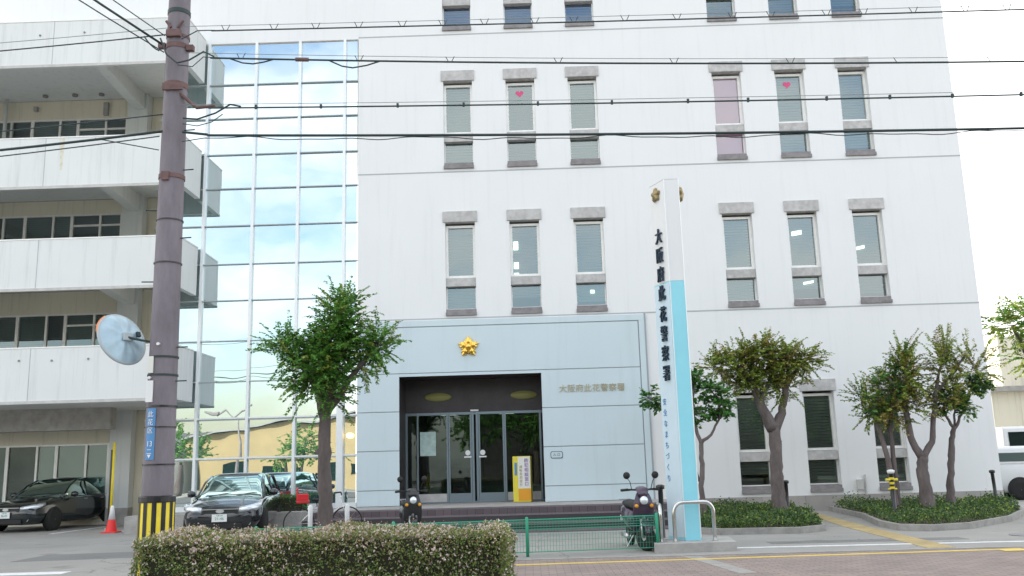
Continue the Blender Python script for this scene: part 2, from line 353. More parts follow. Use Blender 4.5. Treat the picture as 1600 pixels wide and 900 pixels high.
# porch and its brick steps
struct(MB().box(-10.6, 3.9, 24.2, 27.29, -.02, .43), 'porch', 'conc')
st = MB()
for i, y in enumerate((21.6, 22.5, 23.35)): st.box(-5.6+i*.06, 3.9-i*.06, y, 24.198, -.02+i*.143, .143*(i+1)-(.004 if i == 2 else 0))
struct(st, 'entrance_steps', 'stepb')
struct(MB().prism([(-5.58, 20.75), (3.9, 20.75), (3.9, 21.598), (-5.58, 21.598)], -.02, .02), 'brick_apron', 'stepb')

# ------------------------------------------------------------------ main building
XL, XR, YF, TOP = -4.88, 13.05, 26.0, 19.0
B = thing('office_building', 'white four storey public building with gold star emblem over its dark recessed entrance', 'building', (4, 26, 0), world=True)
cols = [-1.85, .05, 1.94, 6.31, 8.21, 10.12]; HW = .44; DEP = .3
openings = []
for zb in (5.76, 10.21, 14.66):
    for c in cols: openings.append((c-HW, c+HW, zb, zb+3.13))
for c in cols[3:]: openings.append((c-HW, c+HW, .5, 3.63))
ENT = (-3.66, .40, .43, 4.03)
holes = openings+[ENT]
xs = sorted({XL, XR}|{h[0] for h in holes}|{h[1] for h in holes}); zs = sorted({0, TOP}|{h[2] for h in holes}|{h[3] for h in holes})
w = MB()
for i in range(len(xs)-1):
    for j in range(len(zs)-1):
        cx, cz = (xs[i]+xs[i+1])/2, (zs[j]+zs[j+1])/2
        if any(h[0] < cx < h[1] and h[2] < cz < h[3] for h in holes): continue
        w.quad((xs[i],YF,zs[j]), (xs[i+1],YF,zs[j]), (xs[i+1],YF,zs[j+1]), (xs[i],YF,zs[j+1]))
for a, b, c, d in openings:
    e = YF+DEP
    w.quad((a,YF,c),(a,YF,d),(a,e,d),(a,e,c)); w.quad((b,YF,c),(b,e,c),(b,e,d),(b,YF,d)); w.quad((a,YF,d),(b,YF,d),(b,e,d),(a,e,d)); w.quad((a,YF,c),(a,e,c),(b,e,c),(b,YF,c))
w.quad((XR,YF,0),(XR,46,0),(XR,46,TOP),(XR,YF,TOP)); w.quad((XL,YF,0),(XL,YF,TOP),(XL,46,TOP),(XL,46,0))
w.quad((XL,YF,TOP),(XR,YF,TOP),(XR,46,TOP),(XL,46,TOP)); w.quad((XL,46,0),(XL,46,TOP),(XR,46,TOP),(XR,46,0))
w.box(-17.6, XL-.002, 26.02, 40, 14.5, TOP)            # wall above the glazed stair hall
w.box(-17.6, -10.95, 30.6, 40, 0, 14.498)
w.build('wall', 'wall', B)
fl = MB()
for z in (5.69, 10.12, 14.54): fl.box(XL, XR+.003, YF-.006, YF-.0005, z-.018, z+.018)  # thin raised strips, the shade of a groove given as flat colour
fl.build('floor_line', 'line', B)
pl = MB(); pl.box(3.9, XR+.02, YF-.03, YF+.001, -.02, .42); pl.box(XR-.001, XR+.02, YF-.03, 46, -.02, .42); pl.build('plinth', 'plinth', B)
# cladding round the entrance
cb = MB(); g = .012; x0, x1 = XL+.02, 3.22
for z0, z1 in ((4.12, 5.44),):
    cb.box(x0, x1, YF-.05, YF-.001, z0+g, z1)
for z0, z1 in ((3.04, 4.12), (1.95, 3.04), (.87, 1.95), (.432, .87)):
    zt = z1-g
    cb.box(.40, x1, YF-.05, YF-.001, z0+g, zt); cb.box(x0, -3.66, YF-.05, YF-.001, z0+g, zt)
cb.box(-3.66, .40, YF-.05, YF-.001, 4.03, 4.12-g)
cb.box(x0, x1+.19, YF-.05, YF-.001, 5.47, 5.64); cb.box(x1+.03, x1+.19, YF-.05, YF-.001, .432, 5.469)
cb.build('cladding', 'clad', B, bevel=.003)
jb = MB(); jb.box(x0, x1+.21, YF-.02, YF-.0005, .432, 4.119+g-.002)
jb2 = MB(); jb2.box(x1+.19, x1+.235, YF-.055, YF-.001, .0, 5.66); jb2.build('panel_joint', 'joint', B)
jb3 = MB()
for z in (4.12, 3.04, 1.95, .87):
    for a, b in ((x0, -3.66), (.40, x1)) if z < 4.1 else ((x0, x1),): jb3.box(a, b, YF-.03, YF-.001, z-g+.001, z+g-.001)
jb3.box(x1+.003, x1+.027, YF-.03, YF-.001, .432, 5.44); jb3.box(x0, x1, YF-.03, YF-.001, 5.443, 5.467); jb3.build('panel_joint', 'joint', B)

random.seed(3)
tubes = {(1, 0, 1): [(-.27, 7.85, .14, .26), (-.27, 7.25, .14, .2), (-.27, 7.0, .14, .06)], (1, 0, 2): [(.05, 6.4, .12, .1)], (1, 0, 4): [(-.12, 7.95, .3, .13), (.1, 6.45, .3, .07)], (1, 0, 5): [(-.2, 7.45, .25, .09)]}
def window(ri, ci, zb):
    c = cols[ci]; a, b = c-HW, c+HW
    f = MB(); yf = YF+.17; yb = YF+DEP-.002; t = .075
    zu0, zu1 = zb+1.14, zb+2.74
    f.box(a+.001, a+t, yf, yb, zu0, zu1); f.box(b-t, b-.001, yf, yb, zu0, zu1); f.box(a+t, b-t, yf, yb, zu0, zu0+t); f.box(a+t, b-t, yf, yb, zu1-t, zu1)
    f.box(a+.02, b-.02, yf+.03, yb, zb+.2, zb+.235); f.box(a+.001, a+.03, yf+.03, yb, zb+.2, zb+.87); f.box(b-.03, b-.001, yf+.03, yb, zb+.2, zb+.87)
    W_ = f.build('window', 'alu', B)
    MB().box(a-.07, b+.07, YF-.045, YF+DEP-.02, zb+2.8, zb+3.13).build('lintel', 'lintel', W_, bevel=.008)
    MB().box(a+.0015, b-.0015, YF+.06, yb-.01, zb+.88, zb+1.13).build('transom_block', 'lintel', W_, bevel=.006)
    s_ = MB(); s_.box(a-.01, b+.01, YF-.06, yb-.01, zb, zb+.10); s_.box(a+.0015, b-.0015, YF-.01, yb-.012, zb+.101, zb+.19); s_.build('sill', 'sill', W_, bevel=.006)
    p = MB(); y = YF+.24
    p.quad((a+t,y,zu0+t),(b-t,y,zu0+t),(b-t,y+random.uniform(-.004,.004),zu1-t),(a+t,y,zu1-t)); p.quad((a+.03,y+.01,zb+.235),(b-.03,y+.01,zb+.235),(b-.03,y+.01,zb+.87),(a+.03,y+.01,zb+.87))
    p.build('pane', 'paned' if ri == 0 else 'pane', W_)
    bl = MB(); y = YF+.275; z = zb+.22
    bm_ = 'blind'
    if (ri, ci) == (2, 3): bm_ = 'blindp'
    if bm_ == 'blind': bm_ = random.choice(['blind', 'blind', 'blind2', 'blind3']); z += random.choice([0, 0, 0, .12, .3])
    if ri == 0: bm_ = 'blindd'
    if ri == 3: bm_ = 'blindb' if ci < 3 else 'blind'
    step = .085 if bm_ != 'blindp' else .4
    while z < zb+2.74:
        tl = .024 if bm_ != 'blindp' else 0
        bl.quad((a+.005,y,z),(b-.005,y,z),(b-.005,y+tl,min(z+step*(.9 if tl else 1), zb+2.74)),(a+.005,y+tl,min(z+step*(.9 if tl else 1), zb+2.74))); z += step
    bl.build('curtain' if bm_ == 'blindp' else 'blind', bm_, W_)
    for (dx, z, ww, hh) in tubes.get((ri-1 if ri else 9, 0, ci) if ri != 1 else (1, 0, ci), []):
        if ri == 1:
            q = MB(); y = YF+.262
            q.add([(c+dx-ww/2,y,z-hh/2),(c+dx+ww/2,y,z-hh/2+.05*(ci > 3)),(c+dx+ww/2,y,z+hh/2+.05*(ci > 3)),(c+dx-ww/2,y,z+hh/2)], [(0,1,2,3)]); q.build('ceiling_tube', 'tube', W_)
    if (ri, ci) in ((2, 1), (2, 4)):
        h = []; 
        for k in range(24):
            u = 2*pi*k/24; h.append((c+(-.02)+.0075*16*sin(u)**3, YF+.235, zb+2.42+.0075*(13*cos(u)-5*cos(2*u)-2*cos(3*u)-cos(4*u))))
        MB().add(h, [tuple(range(24))]).build('heart_sticker', 'heart', W_)
    return W_
for ri, zb in ((1, 5.76), (2, 10.21), (3, 14.66)):
    for ci in range(6): window(ri, ci, zb)
for ci in (3, 4, 5): window(0, ci, .5)

# entrance
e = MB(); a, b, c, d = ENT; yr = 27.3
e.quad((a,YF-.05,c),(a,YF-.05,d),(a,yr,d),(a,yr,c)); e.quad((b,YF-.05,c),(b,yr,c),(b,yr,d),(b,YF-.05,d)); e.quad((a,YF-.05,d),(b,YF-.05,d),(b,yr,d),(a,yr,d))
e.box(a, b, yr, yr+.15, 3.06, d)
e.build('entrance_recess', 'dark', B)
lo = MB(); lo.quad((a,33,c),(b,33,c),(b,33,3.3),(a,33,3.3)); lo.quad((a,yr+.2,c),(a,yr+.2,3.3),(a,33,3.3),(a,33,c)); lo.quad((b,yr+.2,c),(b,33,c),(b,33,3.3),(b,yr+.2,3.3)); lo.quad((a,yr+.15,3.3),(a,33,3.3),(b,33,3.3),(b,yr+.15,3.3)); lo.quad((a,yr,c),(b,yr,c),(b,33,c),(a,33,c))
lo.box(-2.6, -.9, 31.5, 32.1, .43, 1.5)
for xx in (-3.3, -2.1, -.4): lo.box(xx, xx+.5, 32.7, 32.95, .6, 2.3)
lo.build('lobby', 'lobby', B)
for xx in (-3.0, -1.0): MB().box(xx, xx+.5, 31.4, 31.5, 3.2, 3.27).build('lobby_light', 'tube', B)
for xx in (-2.68, -.12):
    MB().ring_loft([[(xx+r*1.35*cos(2*pi*j/24), 27.28+h, 3.52+r*.42*sin(2*pi*j/24)) for j in range(24)] for r, h in ((.02, -.07), (.27, -.05), (.30, .0), (.3, .015))]).build('soffit_light', 'lampoff', B, smooth=True)
fr = MB(); yy0, yy1 = 27.24, 27.36
for x_, wd in ((-3.63, .06), (-3.3, .05), (-2.42, .05), (-1.66, .065), (-1.535, .065), (-.70, .05), (.34, .06)): fr.box(x_-wd/2, x_+wd/2, yy0, yy1, .432, 3.06)
fr.box(a+.001, b-.001, yy0+.01, yy1-.01, 2.98, 3.058); fr.box(a+.002, b-.002, yy0+.012, yy1-.012, .433, .47)
DF = fr.build('door_frame', 'dframe', B, bevel=.004)
for x0_, x1_, nm in ((-3.3, -2.44, 'side_panel'), (-2.39, -1.70, 'sliding_door'), (-1.5, -.73, 'sliding_door'), (-.67, .31, 'side_panel')):
    r = MB(); r.box(x0_+.002, x1_-.002, 27.27, 27.33, .471, .70)
    if nm == 'sliding_door': r.box(x0_+.002, x0_+.05, 27.27, 27.33, .70, 2.98); r.box(x1_-.05, x1_-.002, 27.27, 27.33, .70, 2.98)
    D_ = r.build(nm, 'dframe' if nm == 'sliding_door' else 'reveal', B)
    MB().quad((x0_,27.3,.7),(x1_,27.3,.7),(x1_,27.3,2.98),(x0_,27.3,2.98)).build('pane', 'paned', D_)
    if nm == 'sliding_door':
        hx = x1_-.12 if x0_ < -2 else x0_+.12
        hb = MB(); s1 = 1 if x0_ > -2 else -1
        hb.prism([(hx-.1, 0), (hx+.02, 0), (hx+.1, 0), (hx+.1, .01), (hx-.1, .01)], 0, .01); hb = MB()
        hb.lathe([(.01, -.003), (.075, -.002), (.08, .006)], (hx, 27.255, 1.86), 10, 'y'); hb.box(hx-.11, hx+.11, 27.25, 27.262, 1.72, 1.76)
        hb.build('door_emblem', 'white', D_)
MB().box(-1.72, -1.48, 27.18, 27.238, 3.07, 3.12).build('door_sensor', 'white', B)
MB().box(-3.23, -2.76, 27.25, 27.262, 1.80, 2.50).build('notice_poster', 'paper', B)
MB().quad((a+.01,27.3,.47),(-3.32,27.3,.47),(-3.32,27.3,2.98),(a+.01,27.3,2.98)).build('pane', 'paned', B)
# emblem: five petals over rays with a round boss
em = MB(); EX, EZ, EY = -1.66, 4.84, YF-.05
pts = []
for k in range(40):
    an = pi/2+2*pi*k/40; rr = .25+.05*cos(5*(an-pi/2)) + (.028 if k % 2 == 0 else -.028); pts.append((EX+rr*cos(an), EZ+rr*sin(an)))
n = len(pts); em.add([(x_, EY-.002, z_) for x_, z_ in pts]+[(EX+(x_-EX)*.93, EY-.05, EZ+(z_-EZ)*.93) for x_, z_ in pts]+[(EX, EY-.10, EZ)],
       [(i, (i+1) % n, (i+1) % n+n, i+n) for i in range(n)]+[(i+n, (i+1) % n+n, 2*n) for i in range(n)])
E_ = em.build('star_emblem', 'gold', B)
for k in range(5):
    an = pi/2+2*pi*k/5; cx, cz = EX+.15*cos(an), EZ+.15*sin(an)
    MB().add([(cx+.055*cos(an+u), EY-.085-.03*(1 if j else 0), cz+.085*sin(an+u)) if j == 0 else (cx+.02*cos(an+u), EY-.12, cz+.03*sin(an+u)) for j in (0, 1) for u in [2*pi*q/10 for q in range(10)]],
             [(q, (q+1) % 10, (q+1) % 10+10, q+10) for q in range(10)]+[tuple(range(10, 20))]).build('petal', 'gold', E_, smooth=True)
MB().lathe([(.09, -.06), (.085, -.12), (.05, -.15), (.01, -.16)], (EX, EY, EZ), 20, 'y').build('boss', 'gold', E_, smooth=True)
text('wall_lettering', '大阪府此花警察署', .235, (1.83, YF-.062, 3.55), FRONT, 'goldt', B, .008)
pq = MB(); pc = (.76, 1.72)
def rrect(cx, cz, w_, h_, r, y, n_=5):
    o_ = []
    for (sx_, sz_, a0) in ((1,1,0), (-1,1,pi/2), (-1,-1,pi), (1,-1,1.5*pi)):
        for k in range(n_): t_ = a0+pi/2*k/(n_-1); o_.append((cx+sx_*(w_-r)+r*cos(t_), y, cz+sz_*(h_-r)+r*sin(t_)))
    return o_
p1, p2 = rrect(*pc, .17, .095, .05, YF-.052), rrect(*pc, .17, .095, .05, YF-.062); pq.ring_loft([p1, p2]); PQ = pq.build('wall_plaque', 'navy', B)
q1, q2 = rrect(*pc, .155, .08, .045, YF-.0622), rrect(*pc, .155, .08, .045, YF-.066); MB().ring_loft([q1, q2]).build('plaque_face', 'clad', PQ)
text('plaque_text', '入 口', .09, (.76, YF-.07, 1.72), FRONT, 'navy', PQ, .002)
# meter box on the right wall
mbx = MB(); mbx.box(9.05, 9.2, YF-.12, YF-.001, .55, .82); mbx.tube([(9.28, YF-.05, .4), (9.28, YF-.05, .95)], .03); mbx.build('meter_box', 'reveal', B)
# glazed stair hall
GX0, GX1, GY = -10.95, XL-.003, 26.02
mxs = [-10.9, -9.49, -8.03, -6.68, -5.30, XL-.04]; tzs = [.5, 1.84, 2.96, 4.05, 5.23, 6.42, 7.51, 8.68, 9.83, 10.9, 12.05, 13.15, 14.47]
gp = MB(); random.seed(11)
for i in range(5):
    for j in range(12):
        ax, bx_ = mxs[i], mxs[i+1]; az, bz = tzs[j], tzs[j+1]; t1, t2 = random.uniform(-.005, .005), random.uniform(-.006, .006)
        gp.quad((ax,GY+.07-t1,az),(bx_,GY+.07+t1,az),(bx_,GY+.07+t1+t2,bz),(ax,GY+.07-t1+t2,bz))
CW = gp.build('glazing', 'curtain', B)
mu = MB()
for i, x_ in enumerate(mxs[1:-1]): mu.box(x_-.04, x_+.04, GY-.03, GY+.12, .5, 14.49)
mu.box(-5.45, -5.27, GY-.1, GY+.1, .43, 4.0)
mu.build('mullion', 'mull', CW)
tr = MB()
for j, z in enumerate(tzs[:-1]): tr.box(GX0, GX1, GY-.004, GY+.11, z-.013, z+.013)
tr.build('transom', 'trans', CW)
tw = MB(); tw.box(GX0, GX1, GY-.02, GY+.1, 1.86, 1.90); tw.box(GX0, GX1, GY-.02, GY+.1, 2.98, 3.02); tw.box(GX0, GX1, GY-.03, GY+.11, .43, .56); tw.build('sill_rail', 'mull', CW)
MB().lathe([(.02, -.06), (.09, -.03), (.1, .05), (.05, .09)], (-5.08, GY-.02, 2.4), 12).build('wall_lantern', 'warm', B, smooth=True)

# ------------------------------------------------------------------ annex with balconies
A = thing('annex_building', 'pale concrete office block with four long white balconies beside the glazed hall', 'building', (-14, 27, 0), world=True)
BX0, BX1, BY0, BY1, WY = -45, -9.6, 24.4, 25.97, 29.0
levels = [(3.42, 4.95), (6.52, 8.0), (9.46, 10.98), (13.13, 14.58)]
for i, (z0, z1) in enumerate(levels):
    p = MB(); p.box(BX0, BX1, BY0, BY0+.16, z0+.06, z1); p.box(BX1-.16, BX1, BY0+.161, BY1, z0+.06, z1)
    for x_ in (-13.5-(.0), -17.7, -22): p.box(x_-.008, x_+.008, BY0-.004, BY0-.001, z0+.08, z1-.02) if False else None
    PB = p.build('balcony', 'annex', A, bevel=.01)
    s_ = MB(); zs_ = [3.5, 7.45, 10.55, 14.1][i]; s_.box(BX0, BX1-.18, BY0+.161, WY, zs_, zs_+.2); s_.build('slab', 'annex', PB)
    s_ = MB(); s_.box(BX0, BX1+.004, BY0-.02, BY0+.0, z0+.02, z0+.10); s_.build('drip_edge', 'reveal', PB)
    s_ = MB()
    for x_ in (-13.5, -17.8, -22.1): s_.box(x_-.01, x_+.01, BY0-.003, BY0-.0005, z0+.11, z1-.01)
    s_.build('joint', 'line', PB)
    s_ = MB(); s_.box(BX0, BX1+.012, BY0-.012, BY0+.17, z1+.001, z1+.035); s_.box(BX1-.17, BX1+.012, BY0+.171, BY1, z1+.001, z1+.035); s_.build('coping', 'alu', PB)
    if i < 4:
        for x_ in (-12.75, -18.8) if i else ():
            MB().add([(x_-.17,BY0+.17,zs_-.001),(x_+.17,BY0+.17,zs_-.001),(x_+.17,WY-.36,zs_-.001),(x_-.17,WY-.36,zs_-.001),(x_-.17,BY0+.17,zs_-.25),(x_+.17,BY0+.17,zs_-.25),(x_+.17,WY-.36,zs_-.55),(x_-.17,WY-.36,zs_-.55)], [(0,3,2,1),(4,5,6,7),(0,1,5,4),(1,2,6,5),(2,3,7,6),(3,0,4,7)]).build('bracket', 'annex', PB)
# end pier between balconies and glazing
# back wall with ribbon windows
def strip_wall(z0, z1, material='beige', y=WY): return MB().box(BX0, -10.95, y, y+.2, z0, z1).build('back_wall', material, A)
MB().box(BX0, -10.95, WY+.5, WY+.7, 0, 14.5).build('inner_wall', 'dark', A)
ceil = [3.42, 6.52, 9.46, 13.13]
rib = [(1.35, 2.50), (5.6, 6.02), (8.6, 9.05), (11.9, 12.75)]
rib = [(.25, 2.52), (5.0, 6.62-.0), (8.1, 9.95-.0), (11.2, 12.95)]
# heights of the window heads as measured on the wall plane
heads = [2.50, 6.35, 9.30, 12.95]
floors = [0.0, 3.71, 7.66, 10.76]
tops = [3.49, 7.44, 10.54, 14.09]
WINX = [(-17.55, -16.2, 1), (-16.2, -15.0, 1), (-15.0, -13.35, 2)]
for i in range(4):
    hd, f0 = [2.50, 6.70, 10.05, 13.42][i], floors[i]
    strip_wall(hd, tops[i], 'beige')
    wb = [.55, 4.9, 8.3, 11.6][i]
    if i: strip_wall(f0, wb, 'beige')
    else: strip_wall(0, .25, 'beige')
    if not i: wb = .25
    fm = MB(); x_ = -13.3; k = 0
    fm.box(-30, -13.2, WY-.03, WY+.05, hd-.05, hd); 
    xs_ = []
    while x_ > -30:
        xs_.append(x_); x_ -= (.72, .95, .62, .95)[k % 4]; k += 1
    for k, x_ in enumerate(xs_): fm.box(x_-(.035 if k % 2 else .05), x_+(.035 if k % 2 else .05), WY-.03, WY+.05, wb, hd-.05)
    for k in range(0, 2): 
        if i: fm.box(xs_[k+1], xs_[k], WY-.02, WY+.04, hd-.42, hd-.36)
    WN = fm.build('window', 'alu', A)
    MB().quad((-30, WY+.02, wb),(-13.25, WY+.02, wb),(-13.25, WY+.02, hd-.05),(-30, WY+.02, hd-.05)).build('pane', 'pane' if i else 'paned', WN)
    bl = MB(); z = wb
    while z < hd:
        for k in range(len(xs_)-1):
            if (k+i) % 4 != 3: bl.quad((xs_[k+1], WY+.12, z),(xs_[k], WY+.12, z),(xs_[k], WY+.15, z+.07),(xs_[k+1], WY+.15, z+.07))
        z += .07
    bl.build('blind', 'blind', WN)
    MB().box(-13.2, -10.95, WY-.001, WY+.2, wb, hd).build('back_wall', 'beige', A)
for x_ in (-13.15, -19.2):
    MB().box(x_, x_+.68, WY-.35, WY-.002, .0, 14.09).build('column', 'annex', A, bevel=.01)
    MB().box(x_-.01, x_+.69, WY-.36, WY-.0, -.02, .5).build('column_base', 'conc', A)
MB().tube([(-17.35, WY-.25, 10.8), (-17.35, WY-.25, 14.09)], .06, 10).build('downpipe', 'annex', A, smooth=True)
MB().box(BX0, -10.96, WY+.21, 40, 14.31, 14.5).build('roof', 'annex', A)
df = MB(); df.box(-14.4, -13.95, 24.9, 25.3, 3.0, 3.3) if False else None
# dark gutter beam at the ground floor ceiling
MB().box(BX0, -12.5, 27.2, 27.6, 2.85, 3.499).build('beam', 'conc', A)
for x_ in (-15.9, -14.9, -14.0): MB().lathe([(.09, 0), (.09, -.06), (.02, -.08)], (x_, WY-.5, 14.09), 10).build('ceiling_light', 'sill', A)
MB().box(-14.1, -13.95, WY-.12, WY-.002, 13.5, 13.95).build('vent_box', 'conc', A)
MB().box(-16.5, -16.38, WY-.12, WY-.002, 13.72, 13.88).build('vent_box', 'conc', A)

for x_, w_, z0, z1 in ((-13.02, .08, 9.9, 10.97),):
    q = MB(); n_ = 9
    for j in range(n_-1):
        wa, wb_ = w_*(1-j/n_*.6)*random.uniform(.6, 1), w_*(1-(j+1)/n_*.6)*random.uniform(.6, 1); za, zb_ = z1-(z1-z0)*j/n_, z1-(z1-z0)*(j+1)/n_
        q.quad((x_-wb_, BY0-.0025, zb_), (x_+wb_, BY0-.0025, zb_), (x_+wa, BY0-.0025, za), (x_-wa, BY0-.0025, za))
    q.build('rust_stain', 'stain', A)
for x_, z in ((-13.8, 4.62), (-12.9, 4.6), (-11.9, 4.62), (-12.6, 14.2), (-13.9, 14.15)): MB().lathe([(.03, -.01), (.03, .02)], (x_, BY0-.012, z), 10, 'y').build('weep_hole', 'sill', A)
# ------------------------------------------------------------------ far things at the right
FB = thing('distant_house', 'beige house beyond the white building at the far right edge', 'building', (27, 46, 0), world=True)
MB().box(22.6, 40, 45, 56, 0, 4.3).build('wall', 'beige', FB)
MB().box(22.4, 40, 44.6, 56.2, 4.3, 4.55).build('parapet', 'conc', FB)
MB().box(24, 40, 46.5, 56, 4.55, 7.2).build('upper_wall', 'beige', FB)
x_ = 24.4
for k in range(4): 
    wdw = MB().box(x_+k*2.2, x_+k*2.2+1.2, 44.96, 45.02, 2.1, 3.4).build('window', 'alu', FB); MB().box(x_+k*2.2+.06, x_+k*2.2+1.14, 44.94, 44.959, 2.16, 3.34).build('pane', 'carglass', wdw)
# ------------------------------------------------------------------ vegetation
def rv(s=1): return Vector((random.gauss(0, s), random.gauss(0, s), random.gauss(0, s)))
def add_leaf(mb, p, d, nrm, l, w_):
    side = d.cross(nrm)
    if side.length < 1e-4: side = Vector((1,0,0))
    side = side.normalized()*w_*.5; drop = Vector((0,0,-l*.12))
    mb.add([p, p+d*l*.45+side, p+d*l+drop, p+d*l*.45-side], [(0,1,2,3)])
def curve3(a, b, bend, n=6):
    a, b = Vector(a), Vector(b); mid = (a+b)/2+Vector(bend); return [(1-t)**2*a+2*t*(1-t)*mid+t*t*b for t in [i/(n-1) for i in range(n)]]
def make_tree(name, label, cat, loc, trunk, limbs, blobs, leafmat, bark, leaf=.075, group=None, shoots=260, slen=.55, upb=.5, leaf2=None, frac2=0):
    """trunk: list (x,y,z,r); limbs: list of such lists; blobs: (x,y,z,rx,ry,rz,weight)"""
    T = thing(name, label, cat, loc, 0, group)
    tm = MB(); 
    def tb(l, n=10):
        P3 = []; R3 = []
        for a, b in zip(l[:-1], l[1:]):
            for k in range(4):
                t = k/4; P3.append(Vector(a[:3]).lerp(Vector(b[:3]), t)+rv(.012 if P3 else .0)); R3.append((a[3]+(b[3]-a[3])*t)*random.uniform(.93, 1.08))
        P3.append(Vector(l[-1][:3])); R3.append(l[-1][3]); tm.tube(P3, R3, n)
    tb(trunk, 12)
    for l in limbs: tb(l, 8)
    c1, c2 = MB(), MB(); tw = MB(); tot = sum(b[6] for b in blobs)
    for b_ in blobs:
        c = Vector(b_[:3]); R = Vector(b_[3:6]); nS = int(shoots*b_[6]/tot)
        src = min(([Vector(p[:3]) for l in limbs for p in l] or [Vector(trunk[-1][:3])]), key=lambda q: (q-c).length)
        tm.tube(curve3(src, c, rv(.05), 4), [.028, .022, .016, .01], 5)
        for k in range(nS):
            u = rv().normalized(); rad = random.random()**.5*.85
            p = c+Vector((u.x*R.x, u.y*R.y, u.z*R.z))*rad
            d = (Vector((u.x*R.x, u.y*R.y, u.z*R.z)).normalized()*.75+Vector((0,0,upb))*random.uniform(.2,1.3)+rv(.3)).normalized()
            ln = slen*random.uniform(.45, 1.15); q = p.copy(); steps = max(3, int(ln/(leaf*.42))); pts = [q.copy()]
            use2 = random.random() < frac2; mb = c2 if use2 else c1
            for i in range(steps):
                d = (d+rv(.05)+Vector((0,0,-.03))).normalized(); q = q+d*ln/steps
                for sg in (1, -1):
                    sd_ = d.cross(Vector((0,0,1))).normalized()*sg
                    ld = (sd_*.9+d*.5+rv(.25)).normalized(); nn = (Vector((0,0,1))+rv(.45)).normalized()
                    add_leaf(mb, q, ld, nn, leaf*random.uniform(.8, 1.45)*(1-.35*i/steps), leaf*.7)
            if k % 3 == 0: tw.tube([p-d*.15, p, q], [.006, .005, .003], 3, False)
    tm.v += []; base = len(tm.v); tm.v += tw.v; tm.f += [tuple(i+base for i in f) for f in tw.f]
    tm.build('trunk', bark, T, smooth=True)
    c1.build('crown', leafmat, T)
    if c2.v: c2.build('crown', leaf2, T)
    return T
random.seed(21)
make_tree('street_tree', 'dark green tree with tall lopsided crown in front of the glazed hall', 'tree', (-4.2, 19, 0),
    [(0,0,0,.21),(0,0,.3,.17),(.01,0,.8,.15),(-.03,0,1.3,.142),(-.02,0,2.0,.132),(-.05,0,2.7,.125)],
    [[(-.05,0,2.65,.12),(-.12,.05,3.2,.09),(-.25,0,3.7,.06)], [(-.03,0,2.65,.12),(.15,.05,3.3,.09),(.25,0,4.1,.07),(.28,0,4.9,.04)],
     [(-.02,0,2.6,.1),(.4,-.05,3.2,.07),(.85,-.1,3.75,.05),(1.1,-.1,4.15,.03)], [(-.1,0,3.0,.07),(-.5,0,3.6,.05),(-.95,0,4.1,.03)],
     [(-.03,0,1.75,.05),(-.16,-.03,1.85,.05),(-.2,-.03,1.86,.045)]],
    [(-.25,0,3.72,.6,.6,.5,5), (.05,.1,3.55,.5,.5,.5,3), (.3,0,4.65,.38,.4,.55,4), (.2,0,4.15,.5,.45,.4,3), (1.08,-.1,4.02,.34,.35,.33,2), (.75,0,3.6,.3,.3,.25,.9), (-.85,0,4.0,.4,.4,.28,1.6), (-.3,0,3.15,.45,.4,.25,1.3), (.15,-.1,3.05,.3,.3,.35,1.2)],
    'leaf', 'bark', .075, None, 950, .55, .55, 'leafo', .12)
make_tree('street_tree', 'flat topped olive tree before the lower right windows, its fork splaying in two', 'tree', (5.9, 22.3, .1),
    [(0,0,-.1,.22),(0,0,.3,.175),(-.02,0,.8,.158),(.0,0,1.3,.148),(.02,0,2.1,.15)],
    [[(0,0,2.05,.15),(-.25,0,2.6,.11),(-.4,0,3.1,.08),(-.7,0,3.6,.05)], [(.02,0,2.05,.14),(.25,.05,2.45,.10),(.33,0,2.9,.08),(.5,0,3.5,.05)], [(-.3,0,2.7,.06),(.05,0,3.3,.05),(.05,0,3.8,.03)], [(.3,0,2.9,.05),(.7,0,3.5,.03),(.95,0,3.7,.02)], [(-.35,0,3.0,.05),(-.9,0,3.3,.03),(-1.2,0,3.5,.02)], [(.03,0,1.7,.06),(.14,-.02,1.78,.05)]],
    [(-.85,0,3.65,.5,.5,.35,3), (-.25,0,3.85,.5,.5,.38,3.4), (.35,0,3.7,.5,.5,.35,3), (.85,0,3.7,.4,.4,.25,1.8), (-1.3,0,3.6,.28,.3,.22,.9), (-.4,0,3.2,.5,.4,.3,2), (.35,0,3.05,.28,.3,.35,1.2), (-.05,0,3.3,.5,.4,.3,1.4)],
    'leafo', 'bark2', .07, None, 760, .5, .35, 'leafr', .22)
make_tree('young_tree', 'small young tree with tufts of broad green leaves behind the blue pylon', 'tree', (3.85, 21, .1),
    [(0,0,-.1,.075),(0,0,.6,.06),(.03,0,1.3,.055),(.05,0,1.75,.05)],
    [[(.05,0,1.7,.045),(-.1,0,2.2,.035),(-.1,0,2.6,.03),(0,0,3.15,.02)], [(.05,0,1.75,.04),(.3,0,1.95,.03),(.5,0,2.3,.025),(.5,0,2.75,.02)], [(-.05,0,.9,.03),(-.3,0,1.9,.025),(-.65,0,2.45,.02),(-.95,0,2.75,.015)]],
    [(0,0,3.2,.22,.2,.16,1), (.35,0,2.95,.26,.2,.2,1.4), (.55,0,2.6,.26,.2,.3,2), (-.05,0,2.45,.26,.22,.25,1.4), (-1.05,0,2.8,.2,.15,.12,.8), (-.75,0,2.6,.16,.12,.12,.6), (-.25,0,3.2,.15,.15,.2,.6)],
    'leafd', 'bark2', .12, None, 300, .2, .1)
